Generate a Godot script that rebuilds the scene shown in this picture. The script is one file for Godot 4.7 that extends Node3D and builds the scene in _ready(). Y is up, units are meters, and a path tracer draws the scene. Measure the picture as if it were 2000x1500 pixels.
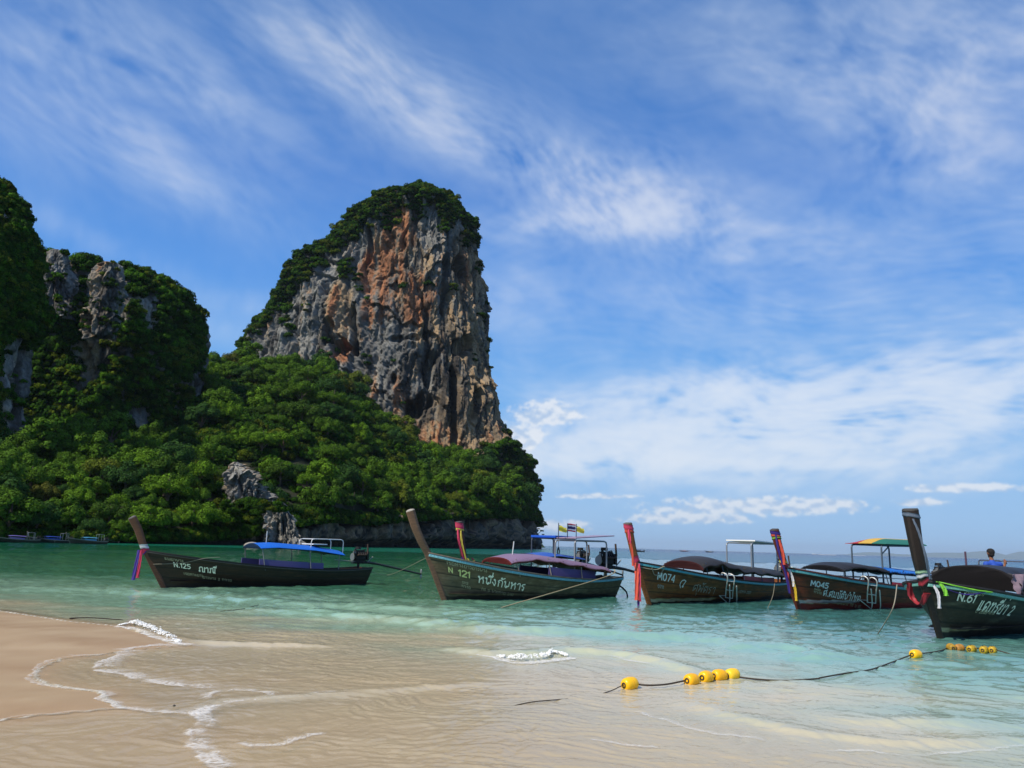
extends Node3D
# A bay with moored longtail boats in front of limestone cliffs. Units are metres, the sea level is y = 0.

const FOCAL := 1500.0
const EYE := Vector3(0, 1.7, 0)
var view: Basis
var rng := RandomNumberGenerator.new()
var used_names := {}
var na := FastNoiseLite.new()
var nb := FastNoiseLite.new()
var nr := FastNoiseLite.new()
var nc := FastNoiseLite.new()
var nv := FastNoiseLite.new()
var mats := {}

# ------------------------------------------------------------------ mesh collector
class MB:
	var v := PackedVector3Array()
	var n := PackedVector3Array()
	var c := PackedColorArray()
	var i := PackedInt32Array()
	var col := Color.WHITE

	func vert(p: Vector3, nn: Vector3) -> int:
		v.append(p); n.append(nn); c.append(col)
		return v.size() - 1

	func tri(a: int, b: int, d: int) -> void:
		if (v[b] - v[a]).cross(v[d] - v[a]).dot(n[a] + n[b] + n[d]) > 0.0:
			i.append(a); i.append(d); i.append(b)
		else:
			i.append(a); i.append(b); i.append(d)

	func face(pts: Array, nn: Vector3) -> void:
		var f := v.size()
		for p in pts:
			vert(p, nn)
		for k in range(1, pts.size() - 1):
			tri(f, f + k, f + k + 1)

	# rows of points joined smoothly; hint = a direction (open sheet) or ZERO (closed round its middle)
	func grid(rows: Array, closed: bool, hint := Vector3.ZERO, cols := []) -> void:
		var nu: int = rows.size()
		var nv: int = rows[0].size()
		var f := v.size()
		var nn := PackedVector3Array()
		nn.resize(nu * nv)
		var vote := 0.0
		for a in nu:
			var up: PackedVector3Array = rows[mini(a + 1, nu - 1)]
			var dn: PackedVector3Array = rows[maxi(a - 1, 0)]
			var r: PackedVector3Array = rows[a]
			var mid := Vector3.ZERO
			if hint == Vector3.ZERO:
				for p in r:
					mid += p
				mid /= nv
			for b in nv:
				var e: int = (b + 1) % nv if closed else mini(b + 1, nv - 1)
				var w: int = (b - 1 + nv) % nv if closed else maxi(b - 1, 0)
				var du := up[b] - dn[b]
				var dv := r[e] - r[w]
				var m := du.cross(dv)
				if m.length_squared() < 1e-16:
					m = r[b] - mid if hint == Vector3.ZERO else hint
					nn[a * nv + b] = Vector3.ZERO
					continue
				m = m.normalized()
				nn[a * nv + b] = m
				vote += m.dot((r[b] - mid) if hint == Vector3.ZERO else hint)
		var s := -1.0 if vote < 0.0 else 1.0
		for a in nu:
			var r: PackedVector3Array = rows[a]
			for b in nv:
				if cols.size():
					col = cols[a][b]
				var m := nn[a * nv + b] * s
				if m == Vector3.ZERO:
					m = nn[clampi(a + (1 if a == 0 else -1), 0, nu - 1) * nv + b] * s
					if m == Vector3.ZERO:
						m = Vector3.UP
				vert(r[b], m)
		for a in nu - 1:
			for b in (nv if closed else nv - 1):
				var e: int = (b + 1) % nv
				tri(f + a * nv + b, f + a * nv + e, f + (a + 1) * nv + e)
				tri(f + a * nv + b, f + (a + 1) * nv + e, f + (a + 1) * nv + b)

	# closed sections joined with hard edges, ends capped
	func sweep(rows: Array) -> void:
		var nv: int = rows[0].size()
		for a in rows.size() - 1:
			var mid := Vector3.ZERO
			for b in nv:
				mid += rows[a][b] + rows[a + 1][b]
			mid /= 2.0 * nv
			for b in nv:
				var e: int = (b + 1) % nv
				var q := [rows[a][b], rows[a][e], rows[a + 1][e], rows[a + 1][b]]
				var nn: Vector3 = (q[2] - q[0]).cross(q[3] - q[1]).normalized()
				if nn.dot((q[0] + q[2]) / 2.0 - mid) < 0.0:
					nn = -nn
				face(q, nn)
		for k in [0, rows.size() - 1]:
			var o: int = 1 if k == 0 else rows.size() - 2
			var nn: Vector3 = (rows[k][1] - rows[k][0]).cross(rows[k][2] - rows[k][0]).normalized()
			if nn.dot(rows[k][0] - rows[o][0]) < 0.0:
				nn = -nn
			face(Array(rows[k]), nn)

	func box(at: Vector3, size: Vector3, turn := Basis()) -> void:
		var h := size / 2.0
		var k := minf(h.x, minf(h.y, h.z)) * 0.18
		for ax in 3:
			for s in [-1.0, 1.0]:
				var nn := Vector3.ZERO
				nn[ax] = s
				var p := (ax + 1) % 3
				var q := (ax + 2) % 3
				var ring := []
				for d in [[-1, -1], [1, -1], [1, 1], [-1, 1]]:
					var x := Vector3.ZERO
					x[ax] = s * h[ax]
					x[p] = d[0] * (h[p] - k)
					x[q] = d[1] * (h[q] - k)
					ring.append(at + turn * x)
				face(ring, turn * nn)
				# the chamfer towards +p and +q from this face
				for d in [-1.0, 1.0]:
					var e := []
					for t in [-1.0, 1.0]:
						var x := Vector3.ZERO
						x[ax] = s * h[ax]; x[p] = d * (h[p] - k); x[q] = t * (h[q] - k)
						e.append(at + turn * x)
					for t in [1.0, -1.0]:
						var x := Vector3.ZERO
						x[ax] = s * (h[ax] - k); x[p] = d * h[p]; x[q] = t * (h[q] - k)
						e.append(at + turn * x)
					var m := Vector3.ZERO
					m[ax] = s; m[p] = d
					face(e, turn * m.normalized())

	func tube(path: Array, rad, sides := 6) -> void:
		var rows := []
		var side := Vector3.ZERO
		for k in path.size():
			var t: Vector3 = (path[mini(k + 1, path.size() - 1)] - path[maxi(k - 1, 0)]).normalized()
			if side == Vector3.ZERO:
				side = t.cross(Vector3.UP if absf(t.y) < 0.9 else Vector3.RIGHT).normalized()
			side = (side - t * side.dot(t)).normalized()
			var o := t.cross(side)
			var r: float = rad[k] if rad is Array else rad
			var row := PackedVector3Array()
			for j in sides:
				var a := TAU * j / sides
				row.append(path[k] + (side * cos(a) + o * sin(a)) * r)
			rows.append(row)
		grid(rows, true)
		for k in [0, rows.size() - 1]:
			var nn: Vector3 = (path[k] - path[1 if k == 0 else k - 1]).normalized()
			face(Array(rows[k]), nn)

	func blob(at: Vector3, r: Vector3, turn := Basis(), rings := 6, sides := 9) -> void:
		var f := v.size()
		for a in rings + 1:
			var t := PI * a / rings
			for b in sides:
				var p := TAU * b / sides
				var d := Vector3(sin(t) * cos(p), cos(t), sin(t) * sin(p))
				vert(at + turn * (d * r), turn * (d / r).normalized())
		for a in rings:
			for b in sides:
				var e := (b + 1) % sides
				if a > 0:
					tri(f + a * sides + b, f + a * sides + e, f + (a + 1) * sides + b)
				if a < rings - 1:
					tri(f + a * sides + e, f + (a + 1) * sides + e, f + (a + 1) * sides + b)

	func mesh() -> ArrayMesh:
		var arr := []
		arr.resize(Mesh.ARRAY_MAX)
		arr[Mesh.ARRAY_VERTEX] = v
		arr[Mesh.ARRAY_NORMAL] = n
		arr[Mesh.ARRAY_COLOR] = c
		arr[Mesh.ARRAY_INDEX] = i
		var m := ArrayMesh.new()
		m.add_surface_from_arrays(Mesh.PRIMITIVE_TRIANGLES, arr)
		return m

# ------------------------------------------------------------------ naming helpers
func numbered(called: String) -> String:
	if not used_names.has(called):
		used_names[called] = 0
		return called
	used_names[called] += 1
	return "%s_%03d" % [called, used_names[called]]

func tag(o: Node, label: String, category := "", group := "", kind := "") -> Node:
	if label: o.set_meta("label", label)
	if category: o.set_meta("category", category)
	if group: o.set_meta("group", group)
	if kind: o.set_meta("kind", kind)
	return o

func thing(called: String, label: String, category: String, group := "") -> Node3D:
	var o := Node3D.new()
	o.name = numbered(called)
	add_child(o)
	tag(o, label, category, group)
	return o

func put(called: String, mb, m: Material, parent: Node = self) -> MeshInstance3D:
	var o := MeshInstance3D.new()
	o.mesh = mb.mesh() if mb is MB else mb
	o.material_override = m
	if parent == self:
		o.name = numbered(called)
		add_child(o)
	else:
		var k := 1
		var nm := called
		while parent.has_node(nm):
			nm = "%s_%03d" % [called, k]
			k += 1
		o.name = nm
		parent.add_child(o)
	return o

# ------------------------------------------------------------------ colour and material helpers
func rgb(r: float, g: float, b: float) -> Color:
	return Color(r / 255.0, g / 255.0, b / 255.0)

func mat(key: String, color: Color, rough := 0.8, grain := "", metal := 0.0) -> StandardMaterial3D:
	if mats.has(key):
		return mats[key]
	var m := StandardMaterial3D.new()
	m.resource_name = key
	m.albedo_color = color
	m.roughness = rough
	m.metallic = metal
	if grain:
		m.albedo_texture = tex(grain)
		m.uv1_triplanar = true
		m.uv1_scale = {"wood": Vector3(0.5, 2.6, 2.6), "cloth": Vector3(6, 6, 6), "fine": Vector3(2, 2, 2)}[grain]
		m.heightmap_enabled = true
		m.heightmap_texture = tex(grain)
		m.heightmap_scale = {"wood": 0.5, "cloth": 0.3, "fine": 0.4}[grain]
	mats[key] = m
	return m

func vmat(key: String, rough := 0.9, bump := "", bump_scale := 1.0, tile := Vector3.ONE) -> StandardMaterial3D:
	if mats.has(key):
		return mats[key]
	var m := StandardMaterial3D.new()
	m.resource_name = key
	m.vertex_color_use_as_albedo = true
	m.vertex_color_is_srgb = true
	m.roughness = rough
	if bump:
		m.uv1_triplanar = true
		m.uv1_scale = tile
		m.albedo_texture = tex(bump)
		m.heightmap_enabled = true
		m.heightmap_texture = tex(bump)
		m.heightmap_scale = bump_scale
	mats[key] = m
	return m

var texes := {}
func tex(key: String) -> NoiseTexture2D:
	if texes.has(key):
		return texes[key]
	var t := NoiseTexture2D.new()
	t.width = 512; t.height = 512
	t.seamless = true
	t.generate_mipmaps = false
	var f := FastNoiseLite.new()
	f.seed = key.hash() % 1000
	f.fractal_type = FastNoiseLite.FRACTAL_FBM
	f.fractal_octaves = 5
	var g := Gradient.new()
	match key:
		"wood":
			f.frequency = 0.012; f.fractal_gain = 0.62
			g.set_color(0, Color(0.6, 0.6, 0.6)); g.set_color(1, Color(1, 1, 1))
		"rock":
			f.frequency = 0.016; f.fractal_gain = 0.72
			g.set_color(0, Color(0.55, 0.55, 0.55)); g.set_color(1, Color(1, 1, 1))
		"cloth":
			f.frequency = 0.02
			g.set_color(0, Color(0.72, 0.72, 0.72)); g.set_color(1, Color(1, 1, 1))
		"sand":
			f.frequency = 0.05; f.fractal_gain = 0.75
			g.set_color(0, Color(0.82, 0.82, 0.82)); g.set_color(1, Color(1, 1, 1))
		_:
			f.frequency = 0.02
			g.set_color(0, Color(0.6, 0.6, 0.6)); g.set_color(1, Color(1, 1, 1))
	t.noise = f
	t.color_ramp = g
	texes[key] = t
	return t

# ------------------------------------------------------------------ photograph directions
func ray(px: float, py: float) -> Vector3:
	return view * Vector3((px - 1000.0) / FOCAL, (750.0 - py) / FOCAL, -1.0)

func pt(px: float, py: float, depth: float) -> Vector3:
	var d := ray(px, py)
	return EYE + d * (depth / -d.z)

func sea_pt(px: float, py: float) -> Vector3:
	var d := ray(px, py)
	return EYE + d * (EYE.y / -d.y)

func seen_at(p: Vector3) -> Vector2:
	var q := view.inverse() * (p - EYE)
	return Vector2(1000.0 + q.x / -q.z * FOCAL, 750.0 - q.y / -q.z * FOCAL)

func lookup(table: Array, x: float) -> Array:
	if x <= table[0][0]:
		return table[0]
	for k in range(1, table.size()):
		if x <= table[k][0]:
			var t: float = (x - table[k - 1][0]) / (table[k][0] - table[k - 1][0])
			var o := []
			for j in table[k].size():
				o.append(lerpf(table[k - 1][j], table[k][j], t))
			return o
	return table[-1]

func fbm(x: float, y: float, z: float) -> float:
	return na.get_noise_3d(x, y, z)

func _ready() -> void:
	view = Basis(Vector3.RIGHT, atan(314.5 / FOCAL)) * Basis(Vector3.BACK, deg_to_rad(1.66))
	rng.seed = 7
	na.seed = 3; na.frequency = 1.0; na.fractal_type = FastNoiseLite.FRACTAL_FBM; na.fractal_octaves = 4; na.noise_type = FastNoiseLite.TYPE_SIMPLEX_SMOOTH
	nb.seed = 11; nb.frequency = 1.0; nb.fractal_type = FastNoiseLite.FRACTAL_NONE; nb.noise_type = FastNoiseLite.TYPE_SIMPLEX_SMOOTH
	nr.seed = 5; nr.frequency = 1.0; nr.fractal_type = FastNoiseLite.FRACTAL_RIDGED; nr.fractal_octaves = 3; nr.noise_type = FastNoiseLite.TYPE_SIMPLEX_SMOOTH
	nc.seed = 17; nc.frequency = 1.0; nc.noise_type = FastNoiseLite.TYPE_CELLULAR; nc.cellular_return_type = FastNoiseLite.RETURN_DISTANCE2_SUB; nc.fractal_type = FastNoiseLite.FRACTAL_NONE
	nv.seed = 17; nv.frequency = 1.0; nv.noise_type = FastNoiseLite.TYPE_CELLULAR; nv.cellular_return_type = FastNoiseLite.RETURN_CELL_VALUE; nv.fractal_type = FastNoiseLite.FRACTAL_NONE
	var cam := Camera3D.new()
	cam.name = "camera"
	cam.fov = rad_to_deg(2.0 * atan(750.0 / FOCAL))
	cam.near = 0.1
	cam.far = 60000.0
	cam.transform = Transform3D(view, EYE)
	add_child(cam)
	cam.current = true
	var sun := DirectionalLight3D.new()
	sun.name = "sun"
	sun.light_energy = 1.5
	sun.light_color = Color(1.0, 0.965, 0.9)
	sun.light_angular_distance = 0.5
	sun.shadow_enabled = true
	var towards := Vector3(-0.48, 0.74, 0.47).normalized()
	sun.basis = Basis.looking_at(-towards, Vector3.UP)
	add_child(sun)
	var we := WorldEnvironment.new()
	we.name = "air"
	var e := Environment.new()
	e.background_mode = Environment.BG_SKY
	e.tonemap_mode = Environment.TONE_MAPPER_LINEAR
	e.tonemap_exposure = 1.0
	e.background_energy_multiplier = 1.0
	e.fog_enabled = true
	e.fog_density = 0.000035
	e.fog_light_color = Color(0.84, 0.92, 1.0)
	e.sdfgi_enabled = true
	e.ssao_enabled = true
	e.ssil_enabled = true
	var sky := Sky.new()
	var pan := PanoramaSkyMaterial.new()
	pan.panorama = sky_picture()
	sky.sky_material = pan
	e.sky = sky
	we.environment = e
	add_child(we)
	var t0 := Time.get_ticks_msec()
	build_land()
	print("land ", Time.get_ticks_msec() - t0)
	build_sea()
	print("sea ", Time.get_ticks_msec() - t0)
	build_forest()
	print("forest ", Time.get_ticks_msec() - t0)
	build_boats()
	build_small()
	print("all ", Time.get_ticks_msec() - t0)

# ------------------------------------------------------------------ sky: air and clouds computed per direction
var wisps := [
	# px, py, rx, ry, turn in degrees, weight
	[120, 130, 360, 160, 22, 0.46], [330, 330, 230, 55, 28, 0.30], [640, 90, 240, 80, 32, 0.36], [820, 200, 330, 80, 27, 0.44],
	[980, 290, 210, 60, 20, 0.30], [1250, 370, 170, 80, 8, 0.72], [1080, 435, 160, 34, -4, 0.66], [1620, 110, 380, 150, 6, 0.46],
	[1850, 330, 260, 100, 25, 0.42], [1440, 470, 330, 70, 12, 0.32], [1620, 610, 240, 30, 0, 0.26], [1950, 100, 160, 200, 0, 0.45],
	[1640, 815, 480, 95, -5, 0.95], [1330, 835, 360, 75, -4, 0.95], [1880, 750, 320, 110, -12, 0.8], [1180, 890, 360, 40, 0, 0.7],
	[1600, 900, 460, 26, 0, 0.5], [430, 640, 110, 36, 5, 0.40], [440, 590, 120, 20, 0, 0.30], [180, 470, 220, 26, 24, 0.30],
	[1010, 600, 90, 130, 0, 0.30], [1250, 770, 200, 26, -6, 0.45], [1960, 548, 34, 7, 0, 0.8], [1400, 766, 30, 8, 0, 0.8],
	[400, 180, 260, 60, 30, 0.28], [1400, 700, 500, 120, 0, 0.22], [1250, 560, 300, 90, 0, 0.2], [1700, 480, 330, 90, 10, 0.26], [1500, 940, 700, 40, 0, 0.28],
]
var heaps := [
	[1480, 992, 230, 24], [1350, 1014, 140, 15], [1620, 986, 90, 14], [1065, 812, 75, 32], [1800, 982, 60, 10],
	[1090, 1030, 70, 16], [1160, 970, 90, 6], [1010, 860, 60, 40], [1900, 955, 130, 12],
]

func sky_colour(az: float, el: float) -> Color:
	var d := Vector3(sin(az) * cos(el), sin(el), -cos(az) * cos(el))
	var stops := [
		[0.0, 0.32, 0.545, 0.83], [0.04, 0.31, 0.55, 0.86], [0.10, 0.215, 0.49, 0.87], [0.20, 0.105, 0.385, 0.85], [0.32, 0.052, 0.275, 0.77],
		[0.45, 0.038, 0.205, 0.645], [0.62, 0.033, 0.17, 0.52], [1.0, 0.03, 0.14, 0.43], [1.58, 0.027, 0.12, 0.37],
	]
	var s := lookup(stops, el)
	var c := Vector3(s[1], s[2], s[3])
	# the cirrus sheet: long fibres that slant down to the right, flatter towards the horizon
	var lean := deg_to_rad(26.0) * smoothstep(0.04, 0.42, el)
	var u := az * cos(lean) * cos(el) - el * sin(lean)
	var w := az * sin(lean) * cos(el) + el * cos(lean)
	var warp := nb.get_noise_2d(u * 2.1 + 7.0, w * 4.0) * 0.045 + nb.get_noise_2d(u * 6.0, w * 9.0 + 3.0) * 0.012
	var streak := na.get_noise_2d(u * 3.4 + warp * 3.0, (w + warp) * 9.0)
	var puff := na.get_noise_2d((u + warp) * 9.0 + 31.0, (w - warp) * 15.0)
	var fine := na.get_noise_2d((u + warp) * 26.0, (w + warp) * 62.0 - 9.0)
	var cover := 0.0
	var heap := 0.0
	var q := view.inverse() * d
	if q.z < -0.25:
		var px := 1000.0 + q.x / -q.z * FOCAL
		var py := 750.0 - q.y / -q.z * FOCAL
		if px > -495 and px < 2495 and py > -495 and py < 1195:
			var gx := (px + 500.0) / 20.0
			var gy := (py + 500.0) / 20.0
			var o := int(gy) * 151 + int(gx)
			gx -= floorf(gx)
			gy -= floorf(gy)
			cover = lerpf(lerpf(cover_map[o], cover_map[o + 1], gx), lerpf(cover_map[o + 151], cover_map[o + 152], gx), gy)
			if py > 700.0:
				for b in heaps:
					var x: float = (px - b[0]) / b[2]
					var y: float = (py - b[1]) / b[3]
					if y > 0.0:
						y *= 1.5
					var r := x * x + y * y
					if r < 4.0:
						heap = maxf(heap, 1.0 - r * 0.6)
		else:
			cover = 0.2
	else:
		cover = 0.2
	cover = cover * 0.86 + 0.05
	var f := cover * (0.98 + 0.62 * streak + 0.62 * puff + 0.36 * fine) + 0.035 * streak + 0.01
	f = 1.0 - exp(-1.2 * log(1.0 + exp(9.0 * f)) / 9.0)
	var white := Vector3(0.63, 0.75, 0.91).lerp(Vector3(0.86, 0.90, 0.95), smoothstep(0.35, 0.8, f))
	c = c.lerp(white, f * 0.80)
	if heap > 0.0:
		var big := na.get_noise_3d(az * 46.0, el * 80.0, 4.0)
		var small := na.get_noise_3d(az * 150.0, el * 220.0, 9.0)
		var k := smoothstep(-0.05, 0.5, heap - 0.34 + big * 0.55 + small * 0.24)
		var lit := smoothstep(-0.4, 0.6, na.get_noise_3d(az * 46.0, (el - 0.006) * 80.0, 4.0) * -1.0 + big * 1.6 + 0.2)
		c = c.lerp(Vector3(0.50, 0.62, 0.80).lerp(Vector3(0.88, 0.90, 0.93), lit), k * 0.72)
	return Color(c.x, c.y, c.z)

var cover_map := PackedFloat32Array()
func sky_picture() -> ImageTexture:
	for gy in 86:
		for gx in 151:
			var px := gx * 20.0 - 500.0
			var py := gy * 20.0 - 500.0
			var cover := 0.0
			for b in wisps:
				var a: float = deg_to_rad(b[4])
				var x: float = ((px - b[0]) * cos(a) + (py - b[1]) * sin(a)) / b[2]
				var y: float = (-(px - b[0]) * sin(a) + (py - b[1]) * cos(a)) / b[3]
				cover += b[5] * exp(-x * x - y * y)
			cover_map.append(lerpf(0.2, cover, smoothstep(-500.0, -100.0, minf(px, 2000.0 - px)) * smoothstep(-500.0, -100.0, py)))
	# fine where the clouds are near the eye's front, coarse over the rest of the dome
	var wide := 4096
	var coarse := Image.create_empty(512, 256, false, Image.FORMAT_RGBF)
	for y in 128:
		var el := PI / 2.0 - (y + 0.5) / 256.0 * PI
		for x in 512:
			coarse.set_pixel(x, y, sky_colour(((x + 0.5) / 512.0 - 0.5) * TAU, el))
	var low := Color(0.10, 0.14, 0.16)
	for y in range(128, 256):
		for x in 512:
			coarse.set_pixel(x, y, low)
	coarse.resize(wide, 2048, Image.INTERPOLATE_BILINEAR)
	for y in range(480, 1024):
		var el := PI / 2.0 - (y + 0.5) / 2048.0 * PI
		for x in range(1560, 2540):
			coarse.set_pixel(x, y, sky_colour(((x + 0.5) / wide - 0.5) * TAU, el))
	# the picture's middle column looks south: turn it by half
	var turned := Image.create_empty(wide, 2048, false, Image.FORMAT_RGBF)
	turned.blit_rect(coarse, Rect2i(0, 0, wide / 2, 2048), Vector2i(wide / 2, 0))
	turned.blit_rect(coarse, Rect2i(wide / 2, 0, wide / 2, 2048), Vector2i(0, 0))
	return ImageTexture.create_from_image(turned)

# ------------------------------------------------------------------ limestone
# px, shore depth, depth of the cliff foot, row of the cliff foot, height of the rock step at the water
var coast := [
	[-420, 100, 170, 900, 0.4], [-120, 118, 180, 885, 0.4], [0, 126, 190, 880, 0.4], [100, 135, 215, 872, 0.4], [190, 137, 240, 862, 0.4], [300, 145, 290, 852, 0.5],
	[410, 160, 330, 738, 0.8], [480, 170, 350, 728, 1.6], [560, 180, 385, 728, 4.0], [640, 193, 405, 728, 6.0], [720, 215, 412, 800, 6.0], [800, 240, 405, 880, 8.0],
	[860, 262, 405, 905, 9.5], [920, 290, 408, 915, 11.0], [1000, 360, 430, 935, 14.0], [1035, 420, 446, 1000, 15.0], [1046, 438, 452, 1030, 15.0],
]

func shore_rise(t: float) -> float:
	return pow(maxf(t, 0.0), 0.82)

func land_pt(px: float, t: float) -> Vector3:
	# px: which column of the bay's shore; t: 0 at the top of the rock step, 1 at the cliff foot, more beyond
	var k := lookup(coast, px)
	var base := pt(px, 1000.0, k[1])
	var foot := pt(px, k[3], k[2])
	var tt := minf(t, 1.0)
	var p := base.lerp(foot, tt)
	var bump := fbm(p.x * 0.02, 0.0, p.z * 0.02) * 7.0 * sin(clampf(tt, 0.0, 1.0) * PI)
	p.y = k[4] + (foot.y - k[4]) * shore_rise(tt) + bump
	if t > 1.0:
		p += (foot - base) * (t - 1.0) * Vector3(1, 0, 1)
		p.y -= (t - 1.0) * 55.0
	return p

func rock_shift(x: float, y: float, z: float) -> float:
	var d := fbm(x * 0.022, y * 0.014, z * 0.022) * 6.0 - 1.6
	d += (nr.get_noise_3d(x * 0.075, y * 0.016, z * 0.075) - 0.25) * 2.4
	# split into blocks and pillars: every cell stands out by its own amount, with a fissure round it
	var wx := x + fbm(x * 0.08, y * 0.06, z * 0.08) * 4.0
	var wy := y + fbm(z * 0.08, x * 0.06, y * 0.08) * 9.0
	d += nv.get_noise_3d(wx * 0.10, wy * 0.030, z * 0.10) * 1.5
	d -= (1.0 - smoothstep(0.0, 0.16, nc.get_noise_3d(wx * 0.10, wy * 0.030, z * 0.10) + 1.0)) * 1.5
	d += nv.get_noise_3d(wx * 0.26 + 5.0, wy * 0.085, z * 0.26) * 0.7
	d -= (1.0 - smoothstep(0.0, 0.2, nc.get_noise_3d(wx * 0.26 + 5.0, wy * 0.085, z * 0.26) + 1.0)) * 0.8
	d += fbm(x * 0.16, y * 0.07, z * 0.16) * 1.7
	d += fbm(x * 0.6, y * 0.22, z * 0.6) * 1.1
	var q := y / 21.0 + fbm(x * 0.03, y * 0.01, z * 0.03) * 2.2
	d += (1.0 - (q - floorf(q))) * 3.4 * smoothstep(-0.25, 0.4, nb.get_noise_3d(x * 0.03, y * 0.03, z * 0.03 + 40.0))
	return d

func rock_colour(p: Vector3, orange: float, tan_: float, pale: float) -> Color:
	var s := fbm(p.x * 0.22, p.y * 0.02, p.z * 0.22)
	var m := fbm(p.x * 0.06 + 9.0, p.y * 0.025, p.z * 0.06)
	var f := fbm(p.x * 0.5, p.y * 0.3, p.z * 0.5)
	var cell := nv.get_noise_3d(p.x * 0.26 + 5.0, p.y * 0.085, p.z * 0.26) * 0.35
	var c := rgb(126, 126, 123).lerp(rgb(186, 184, 177), clampf(0.32 + s * 0.8 + f * 0.6 + cell + pale, 0.0, 1.0))
	c = c.lerp(rgb(204, 170, 128), clampf(tan_ * 1.15 + m * 1.0 + f * 0.7 + cell - 0.12, 0.0, 0.92))
	c = c.lerp(rgb(196, 126, 84), clampf(orange * 1.35 + s * 1.3 + m * 0.8 + f * 0.7 + cell - 0.66, 0.0, 0.9))
	var black := clampf((fbm(p.x * 0.16 + 50.0, p.y * 0.011, p.z * 0.16) + f * 0.3 - 0.16) * 3.4, 0.0, 0.8) * (1.0 - orange * 0.6)
	return c.lerp(rgb(66, 64, 62), black)

class Karst:
	var rows: Array
	var depth: float
	var thick: float
	var spots := PackedVector3Array()
	var norms := PackedVector3Array()
	var look := PackedVector2Array()

# rows: [py, px of the left edge, px of the right edge] at that depth; caves: [px, py, rx, ry, metres]
func karst(called: String, rows: Array, depth: float, thick: float, nu: int, nv: int, caves: Array, paint: Callable, amp := 1.0, sharp := 2.6, ns := 1.0) -> Array:
	var k := Karst.new()
	k.rows = rows
	var top: float = rows[0][0]
	var low: float = rows[-1][0]
	var nf := int(nu * 0.8)
	var grid := []
	var cols := []
	for a in nv:
		var t := float(a) / (nv - 1)
		var py := lerpf(top, low, t)
		var e := lookup(rows, py)
		var l := pt(e[1], py, depth)
		var r := pt(e[2], py, depth)
		var half := (r.x - l.x) / 2.0
		var mid := (l + r) / 2.0
		var deep := minf(thick, half * 1.3 + 0.5)
		var row := PackedVector3Array()
		var crow := PackedColorArray()
		for b in nu:
			var th := PI * (1.0 - float(b) / nf) if b <= nf else -PI * float(b - nf) / (nu - nf)
			var cs := cos(th)
			var sn := sin(th)
			var dx := signf(cs) * pow(absf(cs), 2.0 / sharp)
			var dz := signf(sn) * pow(absf(sn), 2.0 / sharp)
			var p := mid + Vector3(dx * half, 0, dz * deep * (1.0 if dz > 0.0 else 0.3))
			var nn := Vector3(dx / maxf(half, 1.0), 0, dz / maxf(deep, 1.0)).normalized()
			var fade := minf(1.0, half * ns / 14.0)
			var d := rock_shift(p.x * ns, p.y * ns, p.z * ns) / ns * amp * fade
			var colr := Color.WHITE
			if dz > -0.1:
				var s := seen_at(p)
				for cv in caves:
					var x: float = (s.x - cv[0]) / cv[2]
					var y: float = (s.y - cv[1]) / cv[3]
					var q := sqrt(x * x + y * y) + nb.get_noise_3d(p.x * 0.16, p.y * 0.05, p.z * 0.16) * 0.75
					if q < 1.0:
						d -= cv[4] * smoothstep(0.0, 0.45, 1.0 - q)
				colr = paint.call(p, s)
			else:
				colr = rock_colour(p, 0.0, 0.2, 0.0)
			p += nn * d
			p.y += fbm(p.x * 0.05, 3.0, p.z * 0.05) * 2.5 * fade * amp
			row.append(p)
			crow.append(colr)
			if b <= nf and a > 0:
				k.spots.append(p)
				k.norms.append((nn + Vector3.UP * 0.6).normalized())
		grid.append(row)
		cols.append(crow)
	var mb := MB.new()
	mb.grid(grid, true, Vector3.ZERO, cols)
	mb.col = cols[0][0]
	var cap: Array = Array(grid[0])
	mb.face(cap, Vector3.UP)
	var o := put(called, mb, vmat("limestone", 0.95, "rock", 60.0, Vector3(0.16, 0.09, 0.16)))
	o.set_meta("kind", "structure")
	for s in k.spots:
		k.look.append(seen_at(s))
	return [k, o]

func spot(s: Vector2, list: Array) -> float:
	var best := 0.0
	for b in list:
		var x: float = (s.x - b[0]) / b[2]
		var y: float = (s.y - b[1]) / b[3]
		var q := 1.0 - (x * x + y * y)
		if q > 0.0:
			best = maxf(best, (b[4] if b.size() > 4 else 1.0) * minf(1.0, q * 1.6))
	return best

var main_rows := [
	[372, 822, 842], [377, 806, 852], [386, 794, 862], [398, 770, 876], [412, 746, 888], [428, 716, 905], [452, 685, 920], [480, 650, 929], [510, 614, 934],
	[535, 588, 937], [560, 564, 940], [590, 540, 943], [620, 520, 947],
	[650, 498, 951], [690, 478, 959], [740, 470, 968], [790, 470, 979], [830, 475, 988],
	[870, 480, 1002], [900, 480, 1022], [930, 480, 1038], [960, 480, 1045], [1000, 480, 1046], [1040, 480, 1047], [1066, 480, 1047], [1085, 480, 1046],
]
var mid_rows := [
	[506, 104, 132], [514, 92, 146], [528, 88, 172], [540, 84, 238], [552, 81, 262], [566, 79, 340], [580, 77, 368], [610, 75, 390], [640, 72, 401], [700, 68, 405],
	[740, 66, 404], [770, 64, 396], [800, 62, 384], [850, 60, 374], [920, 60, 366], [1000, 60, 366],
]
var left_rows := [
	[362, -130, -6], [380, -170, 10], [405, -200, 26], [430, -220, 40], [460, -240, 54], [490, -250, 64], [530, -255, 66], [580, -255, 62], [640, -255, 56],
	[700, -255, 50], [800, -255, 48], [900, -255, 48], [1000, -255, 50],
]
var karsts := []

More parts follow.
